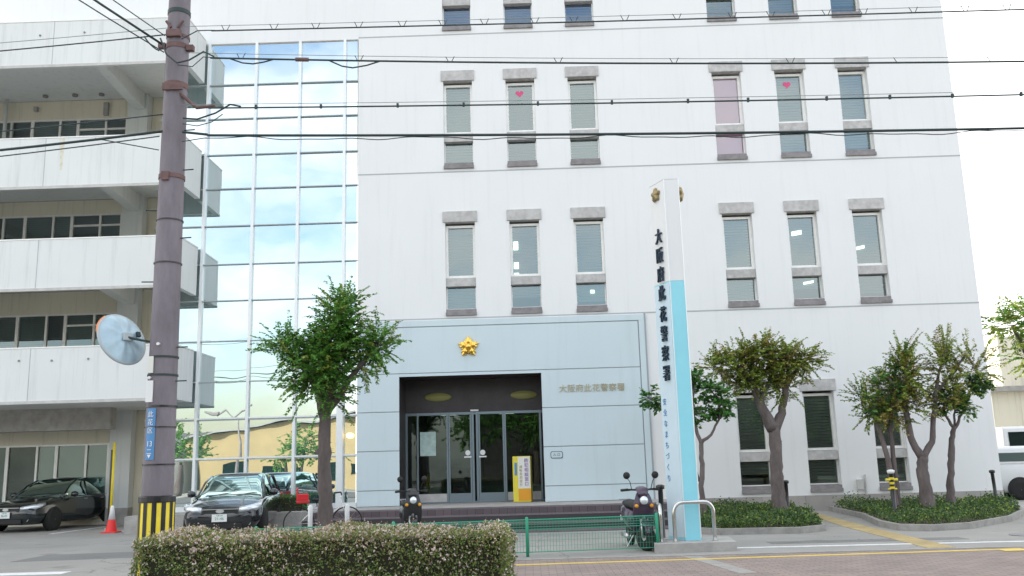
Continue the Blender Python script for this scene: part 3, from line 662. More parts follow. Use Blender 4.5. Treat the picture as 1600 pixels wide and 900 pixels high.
make_tree('young_tree', 'slim two stemmed tree at the left end of the right planter', 'tree', (8.5, 22, .1),
    [(0,0,-.1,.09),(0,0,.5,.07),(-.06,0,1.3,.06),(-.25,0,2.2,.05)],
    [[(-.25,0,2.15,.045),(-.38,0,2.7,.03),(-.42,0,3.1,.02)], [(.12,.1,-.1,.07),(.14,.1,.9,.06),(.1,.1,1.9,.05),(.3,.1,3.2,.03)], [(.1,.1,1.9,.04),(-.1,.1,2.8,.03),(.0,.1,3.4,.02)]],
    [(-.52,0,2.7,.2,.2,.22,1.0), (-.35,0,2.35,.25,.2,.18,1.0), (.2,.1,2.9,.35,.3,.5,2.2), (.65,.1,3.3,.35,.3,.6,2.2), (-.05,.1,3.0,.25,.3,.3,.8)],
    'leafo', 'bark2', .07, None, 290, .4, .6, 'leafd', .35)
make_tree('street_tree', 'sparse russet tree with a wide V fork in the right planter', 'tree', (9.25, 22, .1),
    [(0,0,-.1,.2),(0,0,.4,.155),(-.02,0,1.0,.13),(.02,0,1.3,.12)],
    [[(0,0,1.25,.10),(-.22,0,1.75,.085),(-.26,0,2.6,.065),(-.15,0,3.6,.03)], [(.03,0,1.25,.09),(.30,0,1.75,.07),(.48,0,2.7,.05),(.75,0,3.7,.02)], [(.5,0,2.8,.04),(1.0,0,3.3,.03),(1.3,0,3.7,.02)], [(-.2,0,2.6,.05),(-.6,0,3.2,.03)]],
    [(-.2,0,3.3,.3,.35,.75,2.2), (.0,0,2.5,.35,.35,.4,1.2), (.8,0,3.4,.3,.35,.75,2.2), (1.45,0,3.35,.55,.3,.5,1.3), (.85,0,2.6,.3,.3,.35,1.1), (-.6,0,2.4,.3,.3,.3,1.1)],
    'leafo', 'bark2', .065, None, 400, .6, .8, 'leafr', .35)
make_tree('young_tree', 'crooked young tree with round leaf tufts nearest the right end of the planter', 'tree', (9.98, 22.4, .1),
    [(0,0,-.1,.12),(.02,0,.5,.095),(.08,0,.9,.075),(.14,0,1.3,.08),(.2,0,1.7,.065),(.3,0,2.0,.05)],
    [[(.3,0,1.95,.04),(.5,0,2.3,.03),(.85,0,3.0,.02)], [(.28,0,1.95,.04),(.1,0,2.3,.03),(.1,0,2.7,.02)], [(.3,0,2.0,.03),(.35,0,2.5,.02),(.4,0,2.8,.015)]],
    [(1.0,0,3.0,.24,.2,.2,1.6), (.45,0,2.65,.22,.2,.22,1.3), (.08,0,2.6,.2,.2,.3,1), (.62,0,2.4,.14,.14,.14,.5)],
    'leafd', 'bark2', .11, None, 240, .18, .1)
random.seed(5)
make_tree('broadleaf_tree', 'sunlit tree hanging over the beige house at the far right edge', 'tree', (21.5, 38, 0),
    [(0,0,0,.3),(0,0,2,.25),(-.2,0,4,.2)], [[(-.2,0,4,.15),(-.8,0,5.5,.1),(-1.2,0,6.6,.05)], [(-.2,0,4,.15),(.5,0,5.5,.1),(1,0,6.6,.05)]],
    [(-1.4,0,6.6,.8,.7,.6,2), (-.2,0,6.8,1,1,.9,3), (1.2,0,6.8,1.2,1,1.2,3), (-.3,0,5.4,1.0,.9,.9,3), (1,0,5.2,1.2,1,.9,2.5), (2.6,0,6,1,1,1.4,2)],
    'leafo', 'bark', .16, None, 420, .9, .4, 'leaf', .3)
# trees across the street, seen in the glass
for (x_, y_, sc_, lb) in ((-16.4, -12.5, 1, 'small round tree across the street mirrored beside the yellow building'), (-25.5, -14.5, 1.15, 'larger tree across the street mirrored near the annex')):
    t_ = make_tree('roadside_tree', lb, 'tree', (x_, y_, 0), [(0,0,0,.2),(0,0,1.6,.15)], [[(0,0,1.6,.12),(0,0,2.8,.08),(.1,0,3.9,.04)]],
        [(0,0,3.3,1.2,1.2,1.2,3), (-.7,0,2.6,.8,.8,.7,2), (.8,0,2.7,.8,.8,.7,2)], 'leaf', 'bark', .2, None, 170, .8, .4)
    t_.scale = (sc_, sc_, sc_)

# clipped hedge
random.seed(9)
H = thing('clipped_hedge', 'long clipped hedge with pale pink blossom at the bottom edge in the foreground', 'hedge', (-2.45, 10.1, 0), world=True)
hx0, hx1, hy0, hy1, hz = -4.2, -.24, 9.75, 10.8, .84
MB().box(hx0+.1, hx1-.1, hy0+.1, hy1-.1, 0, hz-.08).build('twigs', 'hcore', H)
hl, hr, hf = MB(), MB(), MB()
def hbump(x, y): return .03*sin(x*3.1+1)+.025*sin(x*7.3+y*4)+.02*sin(y*9+x*2)
NL = 46000
for k in range(NL):
    side = random.random()
    if side < .42: x, y, z, n_ = random.uniform(hx0, hx1), random.uniform(hy0, hy1), hz, Vector((0,0,1))
    elif side < .80: x, y, z, n_ = random.uniform(hx0, hx1), hy0, random.uniform(.1, hz), Vector((0,-1,0))
    elif side < .89: x, y, z, n_ = hx1, random.uniform(hy0, hy1), random.uniform(.1, hz), Vector((1,0,0))
    elif side < .96: x, y, z, n_ = hx0, random.uniform(hy0, hy1), random.uniform(.1, hz), Vector((-1,0,0))
    else: x, y, z, n_ = random.uniform(hx0, hx1), hy1, random.uniform(.1, hz), Vector((0,1,0))
    # rounded shoulders
    ex = min(x-hx0, hx1-x, .18)/.18; ey = min(y-hy0, hy1-y, .15)/.15
    if n_.z: z += hbump(x, y)-.07*(1-ex)**2-.06*(1-ey)**2
    else: z -= 0
    hole = sin(x*9.1+z*5)*sin(z*11+x*2.3+y*7)*sin(x*3.7-y*6+2)
    if hole > .42 and random.random() < .75: continue
    dp = random.random()**1.6*.16; p = Vector((x, y, z))-n_*dp
    if not n_.z:
        tt = max(0, (z-(hz-.15))/.15); p -= n_*.07*tt*tt; p += n_*hbump(x+y, z*3)*.8
    d = (n_*.5+rv(.6)+Vector((0,0,.3))).normalized(); nn = rv().normalized()
    topf = 1 if n_.z else max(0, (z-.5)/.34)
    r_ = random.random(); clump = .5+.5*sin(x*5.3+z*6)*sin(x*2.1+y*5+1.3)
    if dp < .06 and r_ < .03+.15*topf*clump+.07*clump:
        q = p+n_*.02
        for j in range(3): add_leaf(hf, q, rv().normalized(), rv().normalized(), .024, .019)
    elif r_ < .13+.5*topf*(.4+.6*clump): add_leaf(hr, p, d, nn, random.uniform(.018, .03), .015)
    else: add_leaf(hl, p, d, nn, random.uniform(.02, .036), .019)
for k in range(260):
    x, y = random.uniform(hx0+.05, hx1-.05), random.uniform(hy0+.05, hy1-.05); p = Vector((x, y, hz+hbump(x, y)-.03)); d = (Vector((0,0,1))+rv(.3)).normalized(); ln = random.uniform(.05, .13)
    for i in range(6): add_leaf(hr if random.random() < .7 else hf, p+d*ln*i/6, (rv()).normalized(), rv().normalized(), .022, .014)
hl.build('foliage', 'hleaf', H); hr.build('young_shoots', 'hred', H); hf.build('blossom', 'hflow', H)

def inpoly(x, y, P_):
    c = False; n = len(P_)
    for i in range(n):
        x1_, y1_ = P_[i]; x2_, y2_ = P_[(i+1) % n]
        if (y1_ > y) != (y2_ > y) and x < (x2_-x1_)*(y-y1_)/(y2_-y1_)+x1_: c = not c
    return c
def bed(poly, label, hgt, seed, dens, mats=('cover', 'leafo')):
    random.seed(seed)
    cx = sum(p[0] for p in poly)/len(poly); cy = sum(p[1] for p in poly)/len(poly)
    P_ = thing('planter_bed', label, 'planter', (cx, cy, 0), world=True)
    kb = MB(); n = len(poly)
    inner = [(cx+(x-cx)*.95, cy+(y-cy)*.95) for x, y in poly]
    for i in range(n):
        j = (i+1) % n; kb.add([(*poly[i],-.02),(*poly[j],-.02),(*poly[j],.12),(*poly[i],.12),(*inner[i],.12),(*inner[j],.12),(*inner[i],.02),(*inner[j],.02)], [(0,1,2,3),(3,2,5,4),(4,5,7,6)])
    kb.build('kerb_stone', 'kerb', P_)
    MB().prism(inner, .0, .07).build('soil', 'soil', P_)
    g1, g2 = MB(), MB(); x0, x1 = min(p[0] for p in poly), max(p[0] for p in poly); y0, y1 = min(p[1] for p in poly), max(p[1] for p in poly)
    for k in range(dens):
        x, y = random.uniform(x0, x1), random.uniform(y0, y1)
        if not inpoly(x, y, inner): continue
        h = hgt*(.62+.28*sin(x*3.1+seed)*sin(y*2.3)+.22*sin(x*9)*sin(y*8+1))*(1 if random.random() < .9 else 1.25); z = .06+h*random.random()**.5
        add_leaf(g1 if random.random() < .86+.12*sin(x*2.7)*sin(y*3.3) else g2, Vector((x, y, z)), (rv(.7)+Vector((0,0,.6))).normalized(), rv().normalized(), random.uniform(.04, .08), .035)
    props(g1.build('ground_cover', mats[0], P_), kind='stuff'); props(g2.build('ground_cover', mats[1], P_), kind='stuff')
bed([(3.35, 19.2), (3.75, 18.75), (5.35, 18.6), (5.95, 19.1), (6.3, 20.6), (6.75, 24.0), (6.6, 25.8), (3.95, 25.8), (3.35, 21.5)], 'low green planter bed round the flat topped tree right of the pylon', .34, 4, 30000)
bed([(7.3, 19.9), (7.25, 18.7), (7.7, 18.3), (8.6, 18.6), (10.3, 20.3), (11.7, 22.4), (12.5, 24.3), (12.7, 25.8), (8.15, 25.8), (7.9, 22.6)], 'kerbed planter bed of shrubs holding the group of trees at right', .36, 6, 30000)
bb = thing('box_hedge', 'low dark box hedge at the foot of the glazed hall', 'hedge', (-8, 25, 0), world=True)
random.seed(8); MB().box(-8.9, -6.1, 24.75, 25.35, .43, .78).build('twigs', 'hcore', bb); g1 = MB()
for k in range(5000):
    p = Vector((random.uniform(-9, -6.0), random.uniform(24.7, 25.4), random.uniform(.45, .85))); add_leaf(g1, p, (rv(.7)+Vector((0,-.3,.5))).normalized(), rv().normalized(), .05, .035)
g1.build('foliage', 'leafd', bb)

# ------------------------------------------------------------------ utility pole, cables, mirror
PX, PY = -4.84, 12.0
U = thing('utility_pole', 'mauve grey concrete utility pole with a yellow and black striped foot, left of the hedge', 'utility pole', (PX, PY, 0), world=True)
MB().lathe([(.215, -.2), (.205, .6), (.197, 1.3), (.175, 4), (.156, 7), (.143, 9), (.135, 11)], (PX, PY, 0), 28).build('shaft', 'pole', U, smooth=True)
MB().lathe([(.2235, .25), (.2215, 1.16), (.2185, 1.165)], (PX, PY, 0), 32, cap=False).build('guard_sleeve', 'yellow', U, smooth=True)
gs = MB()
for k in range(12):
    a0 = 2*pi*(k+.2)/12; seg = [(PX+r*cos(a0+j*.26/5), PY+r*sin(a0+j*.26/5)) for r, j in [(.2255, j) for j in range(6)]]
    for j in range(5): gs.quad((*seg[j], .25), (*seg[j+1], .25), (*seg[j+1], 1.14), (*seg[j], 1.14))
gs.lathe([(.226, 1.14), (.229, 1.15), (.229, 1.21), (.199, 1.225)], (PX, PY, 0), 32, cap=False); gs.build('guard_stripes', 'black', U)
def rp(z): return .2025-(z-.6)*.0073
for z, hh, mt in ((7.98, .03, 'cable'), (7.45, .035, 'rust'), (7.6, .02, 'rust'), (6.86, .04, 'rust'), (5.52, .03, 'rust'), (3.02, .012, 'cable'), (2.78, .012, 'cable'), (2.37, .012, 'black'), (1.62, .008, 'black'), (2.1, .006, 'black'), (4.3, .008, 'black'), (4.9, .008, 'black')):
    r0 = rp(z); MB().lathe([(r0-.002, z-hh), (r0+.01, z-hh), (r0+.01, z+hh), (r0-.002, z+hh)], (PX, PY, 0), 24, cap=False).build('band', mt, U)
def pb_(m_): m_.build('bracket', 'rust', U)
pb_(MB().cbox((PX-.2, PY-.05, 7.47), (.05, .04, .035))); pb_(MB().cbox((PX+.2, PY-.05, 7.42), (.05, .04, .04))); pb_(MB().cbox((PX, PY-.17, 7.6), (.1, .03, .05))); pb_(MB().cbox((PX+.02, PY-.17, 6.8), (.14, .02, .05)))
pb_(MB().tube([(PX+.1, PY-.1, 6.72), (PX+.35, PY-.1, 6.5), (PX+.6, PY-.1, 6.52)], .025)); pb_(MB().tube([(PX-.05, PY-.15, 7.7), (PX-.12, PY-.15, 7.8)], .02)); pb_(MB().tube([(PX+.05, PY-.15, 7.7), (PX+.12, PY-.15, 7.8)], .02)); pb_(MB().cbox((PX-.02, PY-.17, 5.5), (.05, .03, .06)))
for i, z in enumerate((5.62, 4.65, 3.15, 6.2, 5.05, 4.05, 2.7)):
    sg = 1 if z in (5.62, 4.65, 3.15, 6.2, 2.7) else -1
    MB().tube([(PX+sg*rp(z), PY-.03, z), (PX+sg*(rp(z)+.15), PY-.05, z)], .009, 6).build('step_bolt', 'cable', U)
for z0, z1, ww, mt in ((2.80, 3.02, .04, 'signw'), (2.42, 2.70, .045, 'white')):
    MB().box(PX-.135, PX-.135+2*ww, PY-.200, PY-.183, z0, z1).build('number_plate', mt, U)
cv = MB(); rr = .219
def cyl_strip(a0, a1, z0, z1, r, n=8):
    q = MB()
    for j in range(n):
        u0, u1 = a0+(a1-a0)*j/n, a0+(a1-a0)*(j+1)/n
        q.quad((PX+r*sin(u0), PY-r*cos(u0), z0), (PX+r*sin(u1), PY-r*cos(u1), z0), (PX+r*sin(u1), PY-r*cos(u1), z1), (PX+r*sin(u0), PY-r*cos(u0), z1))
    return q
AP = cyl_strip(-.62, .05, 1.68, 2.34, .1995).build('address_plate', 'platebl', U)
ra = Matrix.Rotation(-.29, 3, 'Z') @ FRONT
def on_pole(u, z, r=.203): return (PX+r*sin(u), PY-r*cos(u), z)
for ch, z, sz in (('此', 2.26, .085), ('花', 2.155, .085), ('区', 2.05, .085), ('13', 1.88, .095), ('二', 1.78, .08), ('▼', 1.72, .06)): text('plate_text', ch, sz, on_pole(-.29, z), ra, 'white', AP, .001)
bo = MB(); bo.lathe([(.02, -.03), (.02, .01)], (PX+.0, PY-.19, 3.18), 10, 'y'); bo.lathe([(.018, -.03), (.018, .01)], (PX-.1, PY-.175, 2.74), 10, 'y'); bo.build('bolt', 'white', U)
# traffic mirror seen from behind
TM = thing('traffic_mirror', 'round convex traffic mirror seen from its ribbed back, clamped to the utility pole', 'mirror', (-5.37, 11.9, 3.27))
TM.scale = (.93, .93, .93); TM.rotation_euler = (radians(-20), 0, radians(62)); TI = TM.rotation_euler.to_matrix().inverted()
TMP = TI @ Vector((.50, .06, -.06))
prof = [(.02, -.10), (.07, -.10), (.09, -.085), (.2, -.07), (.3, -.04), (.37, -.005)]
di = MB(); nR = 48; rings = []
for r, h in prof:
    rings.append([(r*cos(2*pi*j/nR), h+(.012*cos(8*2*pi*j/nR) if .1 < r < .36 else 0), r*sin(2*pi*j/nR)*1.04) for j in range(nR)])
di.ring_loft(rings, False); di.build('dish', 'mirback', TM, smooth=True)
MB().lathe([(.365, -.01), (.392, -.012), (.40, .01), (.385, .03), (.36, .03)], (0,0,0), 48, 'y').build('rim', 'trans', TM, smooth=True)
MB().lathe([(.36, .02), (.25, .05), (.1, .07), (.01, .075)], (0,0,0), 32, 'y').build('mirror_face', 'steel', TM, smooth=True)
MB().cbox((0, -.12, -.02), (.075, .02, .06)).build('mounting_plate', 'trans', TM, bevel=.006)
ar = MB(); ar.tube([(0, -.13, -.03), tuple(TMP*.45+Vector((0, -.08, -.03))), tuple(TMP)], .018, 8); ar.cbox((.22, -.09, .06), (.03, .02, .035)); ar.build('arm', 'cable', TM)
MB().tube([(cos(t)*.395, .012, sin(t)*.40) for t in [2.1+.12*k for k in range(8)]], .014, 6).build('orange_mark', 'orange', TM)

def catenary(x, z0, s, x0=-4.6, span=36): t = (x-x0)/span; return z0-4*s*t*(1-t)
XE = 31.4
defs = [(7.69, .12, .075, .010, .60, 'thin overhead cable with V spacers, highest of the four crossing the facade'),
        (7.29, .55, .07, .013, 1.35, 'overhead cable looping near the pole, second from the top'),
        (6.52, .24, .055, .011, .95, 'overhead cable third from the top, crossing the upper windows'),
        (6.07, .34, .0, .018, 99, 'thickest overhead cable with a thin strand wound below it, lowest of the four')]
for i, (z0, s, gap, r, sp, lb) in enumerate(defs):
    yy = PY-.18
    Cb = thing('overhead_cable', lb, 'cable', (PX, yy, z0), world=True)
    main = [(x, yy, catenary(x, z0-gap, s)) for x in [-4.3+j*.6 for j in range(60)] if x <= XE]
    MB().tube(main, r, 6).build('cable', 'cable', Cb, smooth=True)
    if gap: MB().tube([(x, yy, catenary(x, z0, s)) for x in [-4.7+j*1.2 for j in range(31)]], .0045, 5).build('messenger_wire', 'wire', Cb)
    else:
        w2 = [(x, yy+.02*sin(x*9), catenary(x, z0, s)-.045-.025*sin(x*3.7)*sin(x*1.3)) for x in [-4.1+j*.12 for j in range(295)]]
        MB().tube([(-4.65, yy, 5.98), (-4.35, yy, 6.02)]+w2, .007, 5).build('wound_strand', 'cable', Cb)
        MB().tube([(-4.65, yy, 6.12), (-4.3, yy, z0-.0)], r, 6).build('lead_in', 'cable', Cb)
    if gap:
        x = -4.1+.23*i
        while x < XE:
            zz = catenary(x, z0, s); sm = MB()
            sm.tube([(x-.06, yy, zz+.01), (x-.02, yy, zz-gap), (x+.02, yy, zz-gap), (x+.06, yy, zz+.01)], .0055 if i < 2 else .006, 4)
            if i == 2: sm = MB().cbox((x, yy, zz-gap+.01), (.015, .015, .028))
            sm.build('spacer', 'cable', Cb); x += sp*random.uniform(.85, 1.3)
    if i == 0: MB().tube([(-4.72, yy, 7.5), (-4.5, yy, 7.62), (-4.35, yy, z0-gap+.005), (-4.25, yy, z0-gap)], .008, 5).build('lead_in', 'cable', Cb)
    if i == 1:
        MB().tube([(-5.0, yy-.05, 7.5), (-4.9, yy-.06, 7.25), (-4.75, yy-.05, 7.12), (-4.6, yy, 7.18), (-4.4, yy, 7.3), (-4.25, yy, z0-gap)], .012, 6).build('lead_in', 'cable', Cb)
        MB().tube([(-4.75, yy-.03, 7.1), (-4.55, yy, 7.08), (-4.4, yy, 7.22), (-4.3, yy, z0-gap-.01)], .007, 5).build('lead_in', 'cable', Cb)
        for xa in (-4.25, -3.1, -2.6):
            if xa != -3.1: continue
        MB().tube([(-4.05, yy, 7.19), (-3.85, yy, 7.11), (-3.7, yy, 7.09), (-3.55, yy, 7.11), (-3.4, yy, 7.15)], .011, 5).build('slack_loop', 'cable', Cb)
        MB().tube([(-2.65, yy, 7.11), (-2.45, yy, 7.01), (-2.3, yy, 6.98), (-2.1, yy, 7.01), (-1.9, yy, 7.07)], .011, 5).build('slack_loop', 'cable', Cb)
        MB().tube([(-3.1, yy, 7.135), (-2.92, yy, 7.125)], .03, 8).build('joint_sleeve', 'rust', Cb)
    if i == 2:
        MB().tube([(-4.65, yy, 6.32), (-4.45, yy, 6.3), (-4.2, yy, 6.38), (-4.0, yy, 6.5), (-3.85, yy, z0-gap)], .012, 6).build('lead_in', 'cable', Cb)
        MB().tube([(-4.65, yy, 6.24), (-4.45, yy, 6.2), (-4.25, yy, 6.25), (-4.1, yy, 6.36)], .007, 5).build('lead_in', 'cable', Cb)
# cables leaving to the left of the pole
def cable(label, pts, r, extra=()):
    o = thing('overhead_cable', label, 'cable', pts[0], world=True)
    MB().tube(pts, r, 6).build('cable', 'cable', o, smooth=True)
    for p_, r_ in extra: MB().tube(p_, r_, 5).build('messenger_wire', 'wire' if r_ < .006 else 'cable', o)
yl = PY-.1
def lin(a, b, n=14, sag=.0): return [(a[0]+(b[0]-a[0])*t, a[1]+(b[1]-a[1])*t, a[2]+(b[2]-a[2])*t-4*sag*t*(1-t)) for t in [i/(n-1) for i in range(n)]]
cable('pale thin cable running left from the pole in front of the top balcony', lin((-4.95, yl, 7.62), (-22, yl, 7.3), 20, .25), .009, [(lin((-4.95, yl, 7.72), (-22, yl, 7.4), 20, .2), .005)])
cable('dark cable running left from the pole across the second balcony', lin((-4.95, yl, 6.17), (-22, yl, 5.9), 20, .35), .018, [(lin((-5.0, yl, 6.1), (-22, yl, 5.75), 20, .38), .009), (lin((-5.0, yl, 5.9), (-5.9, yl, 6.1), 6, .0), .008)])
cable('short dark cable running left from the pole at the top floor windows', lin((-4.95, yl, 6.42), (-22, yl, 6.0), 20, .25), .008)
cable('bundle of cables climbing from the pole towards the upper left corner', lin((-4.98, 11.8, 7.42), (-11, 4.5, 10.8), 12, .15), .016, [(lin((-4.95, 11.8, 7.55), (-11, 4.5, 11.1), 12, .12), .008), (lin((-5.2, 11.7, 7.5), (-5.0, 11.75, 7.3), 6, .03), .01), (lin((-4.95, 11.8, 7.3), (-11, 4.5, 10.6), 12, .22), .009)])

# ------------------------------------------------------------------ pylon sign
T = thing('pylon_sign', 'tall blue and white three sided pylon sign with black vertical lettering behind the steel hoops', 'sign', (2.7, 16.0, .15), world=True)
a_, b_, c_, d_ = (2.585, 15.9), (2.845, 15.9), (2.95, 16.42), (2.38, 16.42)
def tower(z0, z1, material, nm, sc=0):
    return MB().prism([(a_[0]-sc, a_[1]-sc), (b_[0]+sc, b_[1]-sc), (c_[0]+sc, c_[1]+sc), (d_[0]-sc, d_[1]+sc)], z0, z1).build(nm, material, T, bevel=.004)
tower(.15, 4.62, 'blue', 'shaft'); tower(4.622, 6.5, 'wall', 'head'); tower(6.502, 6.515, 'wall', 'cap', .004)
dv = (Vector(d_)-Vector(a_)); dl = dv.length; du = dv.normalized(); nrm = Vector((-abs(du.y), -abs(du.x))) ; nrm = Vector((du.y*-1, du.x)) if False else Vector((-.92, -.39)).normalized()
nrm = Vector((-du.y, du.x)); nrm = nrm if nrm.x < 0 else -nrm
def onA(t_, z, o_=.006): p = Vector(a_)+dv*t_+nrm*o_; return (p.x, p.y, z)
MB().add([onA(.04, .2), onA(.04, 4.6), onA(.97, 4.6), onA(.97, .2), onA(.04, .2, .001), onA(.04, 4.6, .001), onA(.97, 4.6, .001), onA(.97, .2, .001)], [(0,1,2,3),(0,4,5,1),(1,5,6,2),(2,6,7,3),(3,7,4,0)]).build('pale_panel', 'facew', T)
edge = MB()
for q in (a_, b_): edge.tube([(q[0], q[1]-.004, .2), (q[0], q[1]-.004, 6.5)], .009, 6)
edge.build('edge_strip', 'mull', T)
ang = atan2(-du.y, -du.x)      # text x axis runs from d_ to a_
RA = Matrix(((-du.x, 0, nrm.x), (-du.y, 0, nrm.y), (0, 1, 0)))
for k, ch in enumerate('大阪府此花警察署'):
    z = 5.47-k*.351-(.03 if k > 3 else 0)
    text('lettering', ch, .30, onA(.45, z, .03), RA, 'navy', T, .018, .78)
for k, ch in enumerate('安全なまちづくり'): text('small_lettering', ch, .13, onA(.74, 2.5-k*.19, .012), RA, 'platebl', T, .002)
def emblem(cen, R3, sc, nm):
    q = MB(); pts = []
    for k in range(30):
        an = pi/2+2*pi*k/30; rr_ = .14+.03*cos(5*(an-pi/2)); pts.append(Vector((rr_*cos(an), rr_*sin(an), 0)))
    vs = [R3 @ p*sc+Vector(cen) for p in pts]+[R3 @ (p*.85+Vector((0,0,.05)))*sc+Vector(cen) for p in pts]+[R3 @ Vector((0,0,.09))*sc+Vector(cen)]
    n = 30; q.add(vs, [(i, (i+1) % n, (i+1) % n+n, i+n) for i in range(n)]+[(i+n, (i+1) % n+n, 2*n) for i in range(n)]); q.build(nm, 'bronze', T)
emblem(onA(.5, 6.28, .01), RA, .85, 'emblem')
cv_ = (Vector(c_)-Vector(b_)).normalized(); nC = Vector((cv_.y, -cv_.x)); RC = Matrix(((cv_.x, 0, nC.x), (cv_.y, 0, nC.y), (0, 1, 0))); pc_ = Vector(b_)+cv_*.26+nC*.006
emblem((pc_.x, pc_.y, 6.28), RC, .9, 'emblem')
struct(MB().prism([(2.0, 15.42), (3.35, 15.5), (3.45, 16.6), (2.1, 16.6)], -.02, .15), 'concrete_island', 'conc')
def hoop(label, x0, y0, x1, y1, h):
    L_ = sqrt((x1-x0)**2+(y1-y0)**2); o = thing('hoop_guard', label, 'bollard', ((x0+x1)/2, (y0+y1)/2, .15), atan2(y1-y0, x1-x0), 'stainless hoops guarding the pylon')
    r = .16; pts = [(-L_/2, 0, -.1), (-L_/2, 0, h-r)]+[(-L_/2+r-r*cos(t), 0, h-r+r*sin(t)) for t in [pi/2*k/6 for k in range(1, 7)]]+[(L_/2-r+r*sin(t), 0, h-r+r*cos(t)) for t in [pi/2*k/6 for k in range(0, 7)]]+[(L_/2, 0, -.1)]
    MB().tube(pts, .033, 12).build('hoop', 'steel', o, smooth=True); fl_ = MB()
    for s_ in (-1, 1): fl_.lathe([(.06, 0), (.06, .008), (.035, .012)], (s_*L_/2, 0, 0), 12)
    fl_.build('base_flange', 'steel', o)
hoop('steel hoop in front of the pylon foot', 2.38, 15.68, 3.05, 15.75, .64)
hoop('steel hoop at the left of the pylon foot, half hidden', 2.16, 15.75, 2.22, 16.45, .60)

# ------------------------------------------------------------------ fence
F_ = thing('mesh_fence', 'low green wire mesh fence on the kerb beside the hedge', 'fence', (1, 15.6, 0), world=True)
def fx(x): return 15.5+(x+.08)*.115
ra_ = MB()
for z in (.585, .43, .07): ra_.tube([(-4.4, fx(-4.4), z), (2.1, fx(2.1), z)], .012 if z > .5 else .008, 6)
ra_.build('rail', 'green', F_)
wr = MB(); x = -4.4
while x < 2.1: wr.tube([(x, fx(x), .06), (x, fx(x), .45), (x, fx(x)-.03, .52), (x, fx(x), .59)], .0028, 3, False); x += .05
for z in (.16, .25, .34, .47, .51, .55): wr.tube([(-4.4, fx(-4.4)-.004, z), (2.1, fx(2.1)-.004, z)], .0026 if z < .4 else .006, 3)
wr.build('wire_mesh', 'green', F_)
for x in (-4.42, -2.25, -.08, 2.09):
    MB().tube([(x, fx(x)-.03, 0), (x, fx(x)-.03, .62), (x, fx(x)-.03, .635)], [.027, .027, .012], 10).build('post', 'green', F_, smooth=True)

# ------------------------------------------------------------------ bollards, cone, sign board, small things
def bollard(label, x, y, h, z=0, lean=0, cap=.07, stripes=False, pale=False):
    o = thing('bollard', label, 'bollard', (x, y, z)); o.rotation_euler = (0, lean, 0)
    MB().lathe([(.075, 0), (.075, .05), (.045, .07), (.045, h-.1), (.05, h-.09)], (0,0,0), 16).build('post', 'black', o, smooth=True)
    MB().lathe([(.03, h-.09), (cap, h-.08), (cap+.008, h-.02), (cap*.5, h)], (0,0,0), 16).build('cap', 'white' if stripes else 'black', o, smooth=True)
    if stripes:
        for zz in (h-.42, h-.32, h-.22): MB().lathe([(.05, zz), (.053, zz+.005), (.053, zz+.045), (.05, zz+.05)], (0,0,0), 16).build('reflective_band', 'yellow', o)
        a2 = MB(); a2.tube([(-.13, 0, h-.22), (.13, 0, h-.22)], .03, 8); a2.tube([(-.09, 0, h-.42), (.1, 0, h-.42)], .02, 8); a2.build('side_reflectors', 'signy', o)
        MB().lathe([(.13, -.02), (.13, .06), (.1, .1)], (0,0,0), 16).build('footing', 'conc', o)
    return o
bollard('black bollard with yellow bands and white cap at the corner of the right planter', 7.98, 20.7, 1.15, .0, 0, .075, True)
bollard('plain black post standing before the plinth at the far right of the facade', 12.3, 24.9, .95, .05, radians(-2))
bollard('slim black post just behind the trunk of the flat topped tree', 6.25, 22.9, .85, .08)
bollard('dark flat capped post between the front scooter and the pylon', 2.36, 17.0, 1.06, 0, 0, .075)
KC = thing('traffic_cone', 'red and white traffic cone beside the yellow pole at the parking bay', 'traffic cone', (-11.2, 24.8, 0))
MB().box(-.2, .2, -.2, .2, 0, .03).build('base', 'cone', KC, bevel=.01)
MB().lathe([(.15, .03), (.09, .34)], (0,0,0), 24, cap=False).build('cone', 'cone', KC, smooth=True)
MB().lathe([(.0905, .34), (.045, .66), (.03, .7)], (0,0,0), 24).build('reflective_sleeve', 'white', KC, smooth=True)
YP = thing('striped_post', 'slender yellow and black post standing behind the traffic cone', 'post', (-11.6, 25.6, 0))
MB().tube([(0,0,0), (0,0,2.4)], .035, 10).build('pole', 'yellow', YP, smooth=True); MB().box(-.08, -.036, -.02, .02, .3, 2.2).build('edge_strip', 'black', YP); MB().lathe([(.16, 0), (.15, .08), (.05, .1)], (0,0,0), 16).build('base', 'conc', YP)
SB = thing('standing_sign', 'yellow and white standing sign board with violet writing in the entrance', 'sign', (-.22, 26.6, .432), radians(-8))
MB().box(-.26, .26, -.16, .16, 0, 1.28).build('box', 'signy', SB, bevel=.02)
MB().box(-.1, .25, -.172, -.161, .38, 1.26).build('white_face', 'signw', SB); MB().box(-.1, .25, -.172, -.161, .05, .36).build('orange_face', 'signo', SB); MB().box(-.20, -.13, -.168, -.161, .75, 1.1).build('blue_strip', 'platebl', SB)
for k, ch in enumerate('防犯相談窓口'): text('writing', ch, .12, (.14, -.18, 1.15-k*.13), FRONT, 'signp', SB, .002)
for k, ch in enumerate('運転免許受付'): text('writing', ch, .085, (-.02, -.18, .98-k*.1), FRONT, 'goldt', SB, .002)

